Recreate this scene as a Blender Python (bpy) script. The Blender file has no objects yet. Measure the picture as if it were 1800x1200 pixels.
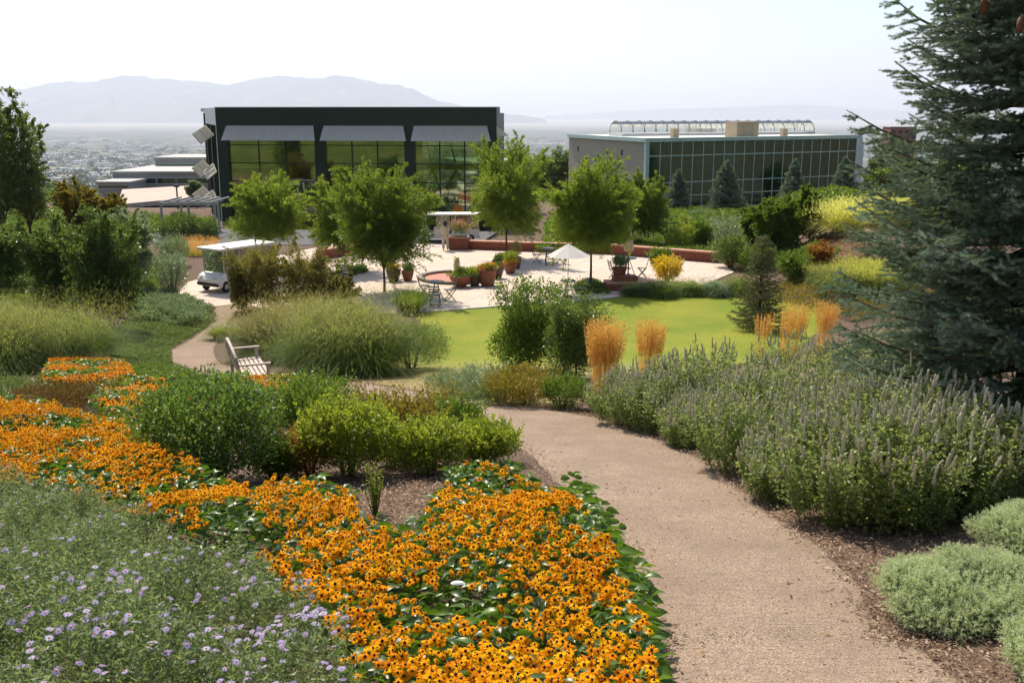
import bpy, math, random
import numpy as np
from mathutils import Vector, Matrix
sc = bpy.context.scene
COL = sc.collection
R = math.radians
PI = math.pi
# ------------------------------------------------------------------ camera
CZ = 8.1
FPX = 1750.0
PITCH = math.atan(403 / FPX)
cp, sp_ = math.cos(PITCH), math.sin(PITCH)
cam_d = bpy.data.cameras.new('camera'); cam = bpy.data.objects.new('camera', cam_d); COL.objects.link(cam)
cam.location = (0, 0, CZ); cam.rotation_euler = (PI/2 - PITCH, 0, 0)
cam_d.sensor_width = 36; cam_d.lens = 36 * FPX / 1800; cam_d.clip_start = 0.1; cam_d.clip_end = 90000
sc.camera = cam

def ray(px, py):
    u = (px - 900) / FPX; v = (600 - py) / FPX
    return np.array([u, cp + v * sp_, -sp_ + v * cp])
def at(px, py, Y):
    d = ray(px, py); return Vector((d[0] / d[1] * Y, Y, CZ + d[2] / d[1] * Y))
# ------------------------------------------------------------------ terrain height
PY = np.array([-400, -60, -12, -4, 0, 3, 5.2, 10, 16, 24, 30, 36, 42, 62, 80, 95, 150, 260, 400, 800, 1500, 4000, 60000], float)
PZ = np.array([120, 24, 9.0, 7.2, 6.45, 5.35, 4.86, 4.0, 2.95, 1.6, .62, .12, 0, 0, -.6, -1, -5, -16, -34, -75, -120, -172, -172], float)
def sstep(a, b, x):
    t = np.clip((x - a) / (b - a), 0, 1); return t * t * (3 - 2 * t)
def T(x, y):
    x = np.asarray(x, float); y = np.asarray(y, float)
    z = (np.interp(y - .6, PY, PZ) + np.interp(y + .6, PY, PZ) + np.interp(y, PY, PZ)) / 3
    z = z + .45 * sstep(2.6, 6.0, x - (y - 10) * .12) * sstep(3, 7, y) * (1 - sstep(15, 22, y))
    z = z + .35 * sstep(.2, 2.4, -x) * (1 - sstep(3, 7.5, y)) * sstep(-6, 0, y)
    z = z + 2.3 * sstep(11.5, 19, x - (y - 45) * .1) * sstep(34, 50, y) * (1 - sstep(66, 85, y))
    z = z + .5 * sstep(12, 22, x) * sstep(18, 30, y) * (1 - sstep(66, 85, y))
    # levelled pad of the bench
    bx, by = BENCH
    r = np.hypot(x - bx, y - by)
    z = z * sstep(1.0, 2.2, r) + (1 - sstep(1.0, 2.2, r)) * BZ
    return z
BENCH = (-6.15, 22.6); BZ = 1.82
def G(px, py, off=0.0):
    """ground point under a pixel of the photo"""
    d = ray(px, py); d = d / d[1]
    ys = np.concatenate([np.arange(1, 70, .02), np.arange(70, 400, .5)])
    zr = CZ + d[2] * ys; zt = T(d[0] * ys, ys) + off
    k = np.argmax(zr < zt)
    if not (zr[k] < zt[k]): k = len(ys) - 1
    y = ys[k]; return Vector((d[0] * y, y, float(T(d[0] * y, y))))
def ground(x, y, dz=0): return Vector((x, y, float(T(x, y)) + dz))
# ------------------------------------------------------------------ materials
def rgb(c): return (c[0], c[1], c[2], 1)
def nm(name):
    m = bpy.data.materials.new(name); m.use_nodes = True; nt = m.node_tree
    for n in list(nt.nodes): nt.nodes.remove(n)
    out = nt.nodes.new('ShaderNodeOutputMaterial'); return m, nt, out
def ramp(nt, fac, stops):
    r = nt.nodes.new('ShaderNodeValToRGB'); e = r.color_ramp.elements
    while len(e) < len(stops): e.new(.5)
    for i, (p, c) in enumerate(stops): e[i].position = p; e[i].color = rgb(c)
    nt.links.new(fac, r.inputs[0]); return r.outputs[0]
def noise(nt, scale, detail=4, vec=None, rough=.6, coord='Object'):
    n = nt.nodes.new('ShaderNodeTexNoise'); n.inputs['Scale'].default_value = scale
    n.inputs['Detail'].default_value = detail; n.inputs['Roughness'].default_value = rough
    if vec is None:
        tc = nt.nodes.new('ShaderNodeTexCoord'); vec = tc.outputs[coord]
    nt.links.new(vec, n.inputs['Vector']); return n.outputs['Fac']
def mixc(nt, f, a, b, mode='MIX'):
    m = nt.nodes.new('ShaderNodeMix'); m.data_type = 'RGBA'; m.blend_type = mode
    for s, v in ((0, f), (6, a), (7, b)):
        if hasattr(v, 'is_linked') or hasattr(v, 'links'): nt.links.new(v, m.inputs[s])
        elif s == 0: m.inputs[0].default_value = v
        else: m.inputs[s].default_value = rgb(v)
    return m.outputs[2]
def bump(nt, h, strength, dist):
    b = nt.nodes.new('ShaderNodeBump'); b.inputs['Strength'].default_value = strength
    b.inputs['Distance'].default_value = dist; nt.links.new(h, b.inputs['Height']); return b.outputs[0]
def pbsdf(nt, out, col, rough=.6, metal=0, normal=None, spec=.4):
    p = nt.nodes.new('ShaderNodeBsdfPrincipled')
    if hasattr(col, 'links'): nt.links.new(col, p.inputs['Base Color'])
    else: p.inputs['Base Color'].default_value = rgb(col)
    p.inputs['Roughness'].default_value = rough; p.inputs['Metallic'].default_value = metal
    p.inputs['Specular IOR Level'].default_value = spec
    if normal: nt.links.new(normal, p.inputs['Normal'])
    nt.links.new(p.outputs[0], out.inputs['Surface']); return p
MC = {}
def plain(name, col, rough=.6, metal=0, var=.15, scale=3, bmp=0):
    if name in MC: return MC[name]
    m, nt, out = nm(name)
    n = noise(nt, scale, 5)
    c = ramp(nt, n, [(.3, [v * (1 - var) for v in col]), (.7, [min(1, v * (1 + var)) for v in col])])
    nrm = bump(nt, noise(nt, scale * 12, 3), .4, bmp) if bmp else None
    pbsdf(nt, out, c, rough, metal, nrm); MC[name] = m; return m
LB = 1.3
def leafmat(name, c0, c1, c2, tr=.35, rough=.45, spec=.35, tcol=None, nscale=2.5):
    if name in MC: return MC[name]
    if name.startswith('leaf_') and not any(q in name for q in ('artem', 'sage', 'silver', 'aster', 'rose')): c0, c1, c2 = [(c[0] * 1.22, c[1], c[2] * .85) for c in (c0, c1, c2)]
    c0, c1, c2 = [[min(.97, v * LB) for v in c] for c in (c0, c1, c2)]; rough = max(rough, .36); spec *= .85; tr = min(.5, tr + .06)
    m, nt, out = nm(name)
    a = nt.nodes.new('ShaderNodeAttribute'); a.attribute_name = 'v'
    c = ramp(nt, a.outputs['Fac'], [(0, c0), (.5, c1), (1, c2)])
    n = noise(nt, nscale, 3)
    c = mixc(nt, ramp(nt, n, [(.35, (.0, .0, .0)), (.65, (.35, .35, .35))]), c, [v * .62 for v in c0], 'MIX')
    p = nt.nodes.new('ShaderNodeBsdfPrincipled'); nt.links.new(c, p.inputs['Base Color'])
    p.inputs['Roughness'].default_value = rough; p.inputs['Specular IOR Level'].default_value = spec
    t = nt.nodes.new('ShaderNodeBsdfTranslucent')
    tc = mixc(nt, .5, c, tcol if tcol else [c2[0] * 1.3, c2[1] * 1.4, c2[2] * .6])
    nt.links.new(tc, t.inputs[0])
    mx = nt.nodes.new('ShaderNodeMixShader'); mx.inputs[0].default_value = tr
    nt.links.new(p.outputs[0], mx.inputs[1]); nt.links.new(t.outputs[0], mx.inputs[2])
    nt.links.new(mx.outputs[0], out.inputs['Surface']); MC[name] = m; return m
# ------------------------------------------------------------------ object helpers
def tag(o, label=None, cat=None, group=None, kind=None):
    if label: o['label'] = label
    if cat: o['category'] = cat
    if group: o['group'] = group
    if kind: o['kind'] = kind
    return o
def thing(name, label, cat, loc=(0, 0, 0), rz=0, group=None):
    o = bpy.data.objects.new(name, None); COL.objects.link(o); o.empty_display_size = .2
    o.location = loc; o.rotation_euler = (0, 0, rz); return tag(o, label, cat, group)
def arr(name, V, F, mat, parent=None, v=None, smooth=False):
    """mesh from numpy arrays, faces all of one size"""
    V = np.asarray(V, np.float32).reshape(-1, 3); F = np.asarray(F, np.int32); n, k = F.shape
    me = bpy.data.meshes.new(name)
    me.vertices.add(len(V)); me.vertices.foreach_set('co', V.ravel())
    me.loops.add(n * k); me.loops.foreach_set('vertex_index', F.ravel())
    me.polygons.add(n); me.polygons.foreach_set('loop_start', np.arange(n, dtype=np.int32) * k)
    me.polygons.foreach_set('loop_total', np.full(n, k, np.int32))
    if smooth: me.polygons.foreach_set('use_smooth', np.ones(n, bool))
    if v is not None:
        a = me.attributes.new('v', 'FLOAT', 'POINT'); a.data.foreach_set('value', np.asarray(v, np.float32))
    me.update(calc_edges=True)
    if mat: me.materials.append(mat)
    o = bpy.data.objects.new(name, me); COL.objects.link(o)
    if parent: o.parent = parent
    return o
class MB:
    def __init__(s): s.v = []; s.f = []
    def add(s, vs, fs):
        b = len(s.v); s.v += [tuple(v) for v in vs]; s.f += [tuple(i + b for i in f) for f in fs]; return s
    def box(s, c, size, rz=0, M=None):
        hx, hy, hz = [a / 2 for a in size]; vs = []
        for dz in (-hz, hz):
            for dx, dy in ((-hx, -hy), (hx, -hy), (hx, hy), (-hx, hy)):
                v = Vector((dx, dy, dz))
                if M: v = M @ v
                elif rz: v = Matrix.Rotation(rz, 3, 'Z') @ v
                vs.append(v + Vector(c))
        return s.add(vs, [(3, 2, 1, 0), (4, 5, 6, 7), (0, 1, 5, 4), (1, 2, 6, 5), (2, 3, 7, 6), (3, 0, 4, 7)])
    def bar(s, a, b, w, h=None):
        """square bar from a to b"""
        a = Vector(a); b = Vector(b); d = (b - a); L = d.length; d.normalize(); h = h or w
        up = Vector((0, 0, 1)) if abs(d.z) < .95 else Vector((0, 1, 0))
        x = d.cross(up).normalized(); y = x.cross(d)
        M = Matrix((x, d, y)).transposed()
        return s.box((a + b) / 2, (w, L, h), M=M)
    def tube(s, pts, rad, seg=8, cap=True):
        pts = [Vector(p) for p in pts]
        if not hasattr(rad, '__len__'): rad = [rad] * len(pts)
        b = len(s.v); n = len(pts); vs = []; fs = []
        for i, p in enumerate(pts):
            d = (pts[min(i + 1, n - 1)] - pts[max(i - 1, 0)]).normalized()
            up = Vector((0, 0, 1)) if abs(d.z) < .9 else Vector((1, 0, 0))
            x = d.cross(up).normalized(); y = x.cross(d)
            for k in range(seg):
                a = 2 * PI * k / seg; vs.append(p + (x * math.cos(a) + y * math.sin(a)) * rad[i])
        for i in range(n - 1):
            for k in range(seg):
                k2 = (k + 1) % seg; fs.append((i * seg + k, i * seg + k2, (i + 1) * seg + k2, (i + 1) * seg + k))
        if cap: fs.append(tuple(range(seg))[::-1]); fs.append(tuple((n - 1) * seg + k for k in range(seg)))
        return s.add(vs, fs)
    def lathe(s, prof, seg=20, c=(0, 0, 0)):
        vs = []; fs = []; n = len(prof)
        for r, z in prof:
            for k in range(seg):
                a = 2 * PI * k / seg; vs.append((c[0] + r * math.cos(a), c[1] + r * math.sin(a), c[2] + z))
        for i in range(n - 1):
            for k in range(seg):
                k2 = (k + 1) % seg; fs.append((i * seg + k, i * seg + k2, (i + 1) * seg + k2, (i + 1) * seg + k))
        fs.append(tuple(range(seg))[::-1]); fs.append(tuple((n - 1) * seg + k for k in range(seg)))
        return s.add(vs, fs)
    def prism(s, poly, z0, z1):
        n = len(poly); vs = [(p[0], p[1], z0) for p in poly] + [(p[0], p[1], z1) for p in poly]
        fs = [tuple(range(n))[::-1], tuple(range(n, 2 * n))] + [(i, (i + 1) % n, (i + 1) % n + n, i + n) for i in range(n)]
        return s.add(vs, fs)
    def build(s, name, mat, parent=None, smooth=False):
        me = bpy.data.meshes.new(name); me.from_pydata(s.v, [], s.f); me.update()
        if smooth:
            me.polygons.foreach_set('use_smooth', np.ones(len(me.polygons), bool))
        if mat: me.materials.append(mat)
        o = bpy.data.objects.new(name, me); COL.objects.link(o)
        if parent: o.parent = parent
        return o
def kids(o): return [c for c in bpy.data.objects if c.parent == o]
def copy_tree(o, loc=None, rz=None, label=None, group=None, scale=None, _top=True, parent=None, cache={}):
    c = o.copy(); COL.objects.link(c)
    if parent: c.parent = parent
    if o.name not in cache: cache[o.name] = list(o.children)
    for ch in cache[o.name]: copy_tree(ch, _top=False, parent=c)
    if _top:
        if loc is not None: c.location = loc
        if rz is not None: c.rotation_euler = (0, 0, rz)
        if scale is not None: c.scale = (scale,) * 3 if not hasattr(scale, '__len__') else scale
        if label: c['label'] = label
        if group: c['group'] = group
    return c
# ------------------------------------------------------------------ foliage kernels (numpy)
def unit(a): return a / np.maximum(np.linalg.norm(a, axis=-1, keepdims=True), 1e-9)
def frame(D, rng):
    S = unit(np.cross(D, unit(rng.normal(size=D.shape)))); return S, np.cross(D, S)
def leafVF(P, D, L, W, rng, fold=.18, N=None):
    n = len(P); L = np.broadcast_to(L, n)[:, None]; W = np.broadcast_to(W, n)[:, None]
    if N is None: S, Nn = frame(D, rng)
    else: S = unit(np.cross(D, N)); Nn = np.cross(S, D)
    f = Nn * L * fold
    V = np.stack([P, P + D * L * .45 + S * W / 2 + f, P + D * L, P + D * L * .45 - S * W / 2 + f], 1)
    return V.reshape(-1, 3), np.arange(4 * n).reshape(n, 4)
def bladeVF(B, D0, L, W, droop, k=4, bend=None):
    """arching grass blades: k quads each"""
    n = len(B); L = np.broadcast_to(L, n)[:, None]; W = np.broadcast_to(W, n)[:, None]; droop = np.broadcast_to(droop, n)[:, None]
    H = D0 * [1, 1, 0]; H = unit(H + 1e-6); S = unit(np.cross(D0, [0, 0, 1.0]) + 1e-6)
    rows = []
    for j in range(k + 1):
        t = j / k; c = B + D0 * L * t + (H * .35 - np.array([0, 0, 1.0])) * L * droop * t * t
        w = W * (1 - t) ** .7 * .5 + W * .04
        rows += [c - S * w, c + S * w]
    V = np.stack(rows, 1); m = 2 * (k + 1)
    F = np.array([[2 * j, 2 * j + 1, 2 * j + 3, 2 * j + 2] for j in range(k)])
    return V.reshape(-1, 3), (F[None] + (np.arange(n) * m)[:, None, None]).reshape(-1, 4), m
def shell_points(n, lumps, rng, shell=.6):
    """points and outward directions in a union of ellipsoid lumps: rows cx,cy,cz,rx,ry,rz"""
    lumps = np.asarray(lumps, float); w = (lumps[:, 3] * lumps[:, 4] + lumps[:, 3] * lumps[:, 5]); w /= w.sum()
    k = rng.choice(len(lumps), n, p=w); u = unit(rng.normal(size=(n, 3)))
    r = shell + (1 - shell) * rng.random(n) ** .6
    r *= 1 + .12 * rng.normal(size=n)
    P = lumps[k, :3] + u * lumps[k, 3:] * r[:, None]
    return P, unit(u / lumps[k, 3:]), k
def make_lumps(rx, ry, h, n, rng, sub=.45, z0=.1):
    out = [(0, 0, h * .48, rx * .72, ry * .72, h * .46)]
    for i in range(n):
        a = 2 * PI * (i + rng.random() * .8) / n; t = rng.random()
        rr = .72 * math.sqrt(1 - (t * .85) ** 2); s = sub * (.7 + .6 * rng.random())
        cz = h * (z0 + .28 + (.92 - s - z0 - .1) * t)
        out.append((math.cos(a) * rx * rr, math.sin(a) * ry * rr, max(cz, h * s * .6), rx * s, ry * s, h * s * .75))
    return out
# ------------------------------------------------------------------ leaf materials
M_bark = plain('bark', (.10, .065, .045), .9, 0, .35, 14, .01)
M_barkg = plain('grey_bark', (.16, .14, .12), .9, 0, .3, 14, .01)
M_stem = plain('green_stem', (.09, .12, .035), .7, 0, .3, 20)
L_dark = leafmat('leaf_dark', (.032, .075, .018), (.065, .135, .032), (.16, .25, .08), .3, .32, .6)
L_mid = leafmat('leaf_mid', (.04, .085, .014), (.075, .15, .025), (.13, .23, .04), .38, .42)
L_lime = leafmat('leaf_lime', (.05, .105, .015), (.12, .215, .03), (.28, .37, .07), .4, .42)
L_olive = leafmat('leaf_olive', (.07, .08, .015), (.13, .14, .025), (.22, .20, .04), .38, .45)
L_rust = leafmat('leaf_rust', (.12, .06, .02), (.22, .11, .03), (.30, .19, .06), .3, .6, .2)
L_silver = leafmat('leaf_silver', (.06, .10, .05), (.12, .17, .09), (.36, .42, .32), .25, .35, .7)
L_locust = leafmat('leaf_locust', (.045, .10, .014), (.10, .19, .028), (.21, .31, .06), .45, .5)
L_locustd = leafmat('leaf_locust_deep', (.035, .08, .014), (.075, .15, .024), (.17, .26, .05), .42, .5)
L_poplar = leafmat('leaf_poplar', (.04, .085, .02), (.09, .16, .04), (.20, .28, .10), .35, .35, .6)
L_cover = leafmat('leaf_cover', (.05, .10, .035), (.09, .16, .055), (.15, .24, .09), .3, .5)
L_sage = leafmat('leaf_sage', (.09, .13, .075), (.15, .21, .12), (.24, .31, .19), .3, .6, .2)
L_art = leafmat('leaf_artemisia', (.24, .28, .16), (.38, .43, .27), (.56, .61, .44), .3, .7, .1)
L_aster = leafmat('leaf_aster', (.025, .045, .015), (.07, .11, .038), (.28, .33, .19), .35, .45, .4)
L_rud = leafmat('leaf_coneflower', (.02, .06, .008), (.045, .12, .014), (.10, .21, .025), .32, .3, .6)
L_rose = leafmat('leaf_rose', (.03, .07, .015), (.07, .135, .028), (.19, .27, .07), .35, .36, .6)
L_mint = leafmat('leaf_hyssop', (.045, .09, .025), (.11, .185, .075), (.27, .36, .22), .42, .42, .4)
L_spike = leafmat('hyssop_spike', (.32, .30, .26), (.48, .45, .38), (.64, .61, .52), .2, .8, .1, nscale=.4)
L_grass = leafmat('grass_blade', (.05, .10, .012), (.11, .18, .025), (.24, .28, .06), .4, .5)
L_plume = leafmat('grass_plume', (.13, .15, .04), (.22, .23, .08), (.36, .33, .14), .5, .7, .1)
L_plumer = leafmat('grass_plume_rosy', (.16, .13, .06), (.25, .20, .09), (.36, .30, .15), .5, .7, .1)
L_gold = leafmat('reed_gold', (.42, .23, .045), (.64, .37, .085), (.78, .53, .19), .4, .6, .1, (.9, .52, .13))
L_cream = leafmat('grass_cream', (.30, .33, .08), (.55, .52, .16), (.72, .68, .30), .4, .6, .2)
L_yellow = leafmat('leaf_yellow', (.10, .15, .02), (.42, .36, .03), (.66, .52, .05), .35, .4)
N_blue = leafmat('needle_blue', (.035, .06, .042), (.095, .145, .11), (.29, .37, .31), .15, .5, .3, nscale=.9)
N_green = leafmat('needle_green', (.025, .055, .03), (.05, .10, .06), (.09, .15, .095), .12, .5, .3)
N_dry = leafmat('needle_dry', (.05, .07, .035), (.12, .13, .07), (.25, .24, .15), .2, .6, .2)
P_orange = leafmat('petal_orange', (.56, .16, .002), (.75, .335, .003), (.78, .46, .005), .3, .7, .06, (1, .42, .02), nscale=1.1)
P_lilac = leafmat('petal_lilac', (.28, .22, .48), (.39, .32, .60), (.55, .50, .72), .3, .5, .2, (.6, .5, .9))
M_cone = plain('flower_centre', (.035, .014, .008), .8, 0, .3, 40)
M_disk = plain('aster_centre', (.75, .42, .05), .8, 0, .2, 40)
F_or = leafmat('bloom_orange', (.75, .22, .02), (.9, .35, .03), (.95, .5, .06), .3, .5)
F_red = leafmat('bloom_red', (.22, .03, .02), (.4, .06, .03), (.55, .12, .05), .3, .5)

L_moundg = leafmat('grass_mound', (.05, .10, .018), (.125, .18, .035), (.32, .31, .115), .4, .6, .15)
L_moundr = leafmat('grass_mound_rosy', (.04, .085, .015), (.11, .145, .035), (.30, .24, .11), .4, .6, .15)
def shoots(n, rx, ry, h, L, rng, up=.7, r0=.5):
    """little leafy shoots standing out of a bush: points + directions of their leaves"""
    a = rng.random(n) * 2 * PI; r = np.sqrt(rng.random(n)) * .95
    z = h * (.46 + .34 * np.sqrt(np.maximum(0, 1 - r ** 2)))
    B = np.stack([np.cos(a) * r * rx, np.sin(a) * r * ry, z], 1)
    D = unit(np.stack([np.cos(a) * r * .6, np.sin(a) * r * .6, np.full(n, up)], 1) + .18 * rng.normal(size=(n, 3)))
    return B, D, L * (.5 + rng.random(n))
def shoot_leaves(B, D, Ls, per, rng):
    t = rng.random((len(B), per)); P = B[:, None] + D[:, None] * (Ls[:, None] * t)[..., None]
    d = unit(D[:, None] * .7 + .8 * unit(rng.normal(size=P.shape)))
    return P.reshape(-1, 3), d.reshape(-1, 3)
def bush(name, label, cat, loc, rx, ry, h, n, L, mat, seed=0, W=None, nl=9, sh=0, shL=.3, group=None, up=.45, sub=.42, extra=None, stems=6, rz=0, dry=None):
    rng = np.random.default_rng(seed); W = W or L * .5
    root = thing(name, label, cat, loc, rz, group)
    lumps = make_lumps(rx, ry, h, nl, rng, sub)
    P, U, k = shell_points(n, lumps, rng, .55)
    keep = P[:, 2] > .02 * h; P = P[keep]; U = U[keep]; k = k[keep]
    D = unit(U * .6 + [0, 0, up] + .75 * unit(rng.normal(size=P.shape)))
    lv = rng.random(len(lumps)) * .35
    v = rng.random(len(P)) * .65 + lv[k]
    if sh:
        B, SD, Ls = shoots(sh, rx, ry, h, shL, rng)
        P2, D2 = shoot_leaves(B, SD, Ls, 16, rng)
        P = np.vstack([P, P2]); D = np.vstack([D, D2]); v = np.concatenate([v, .35 + .65 * rng.random(len(P2))])
    V, F = leafVF(P, D, L * (.6 + .8 * rng.random(len(P))), W * (.7 + .6 * rng.random(len(P))), rng)
    arr('foliage', V, F, mat, root, np.repeat(v, 4))
    if extra:   # (material, count, size, name) blooms / berries on the outside
        em, en, es, enm = extra
        P, U, k = shell_points(en, lumps, rng, .97); kk = P[:, 2] > .3 * h; P = P[kk]; U = U[kk]
        P = np.repeat(P, 4, 0); U = np.repeat(U, 4, 0)
        V, F = leafVF(P, unit(U + .9 * rng.normal(size=P.shape)), es, es * .6, rng)
        arr(enm, V, F, em, root, np.repeat(rng.random(len(P)), 4))
    if stems:
        m = MB()
        for i in range(stems):
            a = 2 * PI * i / stems + rng.random(); q = .5 + .3 * rng.random()
            m.tube([(math.cos(a) * rx * .08, math.sin(a) * ry * .08, -.05), (math.cos(a) * rx * .3 * q, math.sin(a) * ry * .3 * q, h * .35), (math.cos(a) * rx * .7 * q, math.sin(a) * ry * .7 * q, h * .75)], [.025 * h, .018 * h, .006 * h], 5)
        m.build('stem', M_bark, root)
    return root

def limb_tree(name, label, cat, loc, H, rx, trunk_h, n, L, mat, seed, W=None, lean=.0, vase=.6, mb=None, tr=.05, group=None, spread=.9, open_=.5, bottom=.3, fine=26, rz=0, trunkmat=None, droop=0.0, body=0, bz=.0, bh=.7, sprays=0):
    """forked tree: trunk, limbs, twigs; leaves hang in sprays along the twigs so the crown has gaps and ragged tips"""
    rng = np.random.default_rng(seed); random.seed(seed); W = W or L * .45
    root = thing(name, label, cat, loc, rz, group); m = MB()
    top = Vector((lean * .3, 0, trunk_h))
    m.tube([(0, 0, -.1), (0.01, .01, trunk_h * .5), top], [tr * 1.25, tr, tr * .85], 8)
    tw = []
    nl = 8
    for i in range(nl):
        a = 2 * PI * i / nl + random.random() * .6
        # leader of this limb
        rr = rx * (.3 + .6 * random.random()) * (1 if i % 3 else .35)
        hh = H * (1.02 - .26 * (rr / rx) ** 2 - .22 * random.random())
        p0 = top; p3 = Vector((math.cos(a) * rr, math.sin(a) * rr, hh))
        p1 = p0.lerp(p3, .33) + Vector((math.cos(a) * rr * (.5 - vase) , math.sin(a) * rr * (.5 - vase), -.02 * H)); p2 = p0.lerp(p3, .68) + Vector((random.uniform(-.1, .1), random.uniform(-.1, .1), 0)) * rx
        pts = [p0, p1, p2, p3]; m.tube(pts, [tr * .6, tr * .42, tr * .25, tr * .06], 6)
        for j in range(fine):
            t = .12 + .88 * (j + random.random()) / fine; s = t * 3; k = min(2, int(s)); q = pts[k].lerp(pts[k + 1], s - k)
            b = a + random.uniform(-1.9, 1.9); Lb = rx * (.62 - .36 * t) * (.5 + .8 * random.random())
            up = random.uniform(.1, 1.3) - (.25 if t < .35 else 0) - droop
            d = Vector((math.cos(b), math.sin(b), up)).normalized()
            e = q + d * Lb
            rad = math.hypot(e.x, e.y)
            lim = rx * (.86 + .3 * random.random())
            if rad > lim: e.x *= lim / rad; e.y *= lim / rad
            e.z = max(e.z, trunk_h + (bottom - .3) * H * .3)
            tw.append((np.array(q), np.array(e)))
            if j % 2 == 0: m.tube([q, q.lerp(e, .5) + Vector((0, 0, .02 * H)), e], [tr * .14, tr * .09, tr * .03], 4, False)
    m.build('trunk', trunkmat or M_bark, root)
    A = np.array([t[0] for t in tw]); E = np.array([t[1] for t in tw])
    k = rng.integers(0, len(tw), n); t = rng.random(n) ** .6
    P = A[k] + (E[k] - A[k]) * t[:, None]
    jit = rx * .06 * open_ * 2
    P += rng.normal(size=P.shape) * jit * [1, 1, .7]
    P[:, 2] = np.maximum(P[:, 2], trunk_h * .85 + rng.random(n) * .3)
    D = unit((E[k] - A[k]) * 1.0 / rx + .5 * unit(rng.normal(size=P.shape)) + [0, 0, .15 - droop])
    tv = rng.random(len(tw)) * .4
    v = rng.random(n) * .6 + tv[k]
    if body:   # fuller lower and inner crown
        zb = H * bz; lum = make_lumps(rx * .82, rx * .82, H * bh, 15, rng, .26, .0); P2, U2, k2 = shell_points(body, lum, rng, .45)
        P2[:, 2] += zb; kk = P2[:, 2] > .03; P2 = P2[kk]; P = np.vstack([P, P2]); D = np.vstack([D, unit(U2[kk] * .6 + [0, 0, .3 - droop] + .7 * unit(rng.normal(size=P2.shape)))]); v = np.concatenate([v, rng.random(len(P2)) * .6 + (k2[kk] % 4) * .08]); n = len(P)
    if sprays:   # long feathery shoots that break the outline
        j = rng.integers(0, len(tw), sprays); b0 = A[j] + (E[j] - A[j]) * (.55 + .4 * rng.random((sprays, 1))); rad = unit((b0 - [0, 0, trunk_h + .35 * (H - trunk_h)]) * [1, 1, .8])
        dd = unit(rad + [0, 0, .55] + .35 * rng.normal(size=b0.shape)); Ls = rx * (.22 + .3 * rng.random(sprays)); per = 70; t = rng.random((sprays, per)) ** .8
        Q = b0[:, None] + dd[:, None] * (Ls[:, None] * t)[..., None] - np.array([0, 0, 1.]) * (Ls[:, None] * .35 * t * t)[..., None] + rng.normal(size=(sprays, per, 3)) * rx * .012
        Q = Q.reshape(-1, 3); P = np.vstack([P, Q]); D = np.vstack([D, unit(np.repeat(dd, per, 0) + .7 * unit(rng.normal(size=Q.shape)))]); v = np.concatenate([v, np.clip(np.repeat(rng.random(sprays) * .5 + .25, per) + .35 * rng.random(len(Q)), 0, 1)]); n = len(P)
    V, F = leafVF(P, D, L * (.6 + .8 * rng.random(n)), W * (.7 + .6 * rng.random(n)), rng)
    arr('crown', V, F, mat, root, np.repeat(v, 4))
    return root

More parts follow.
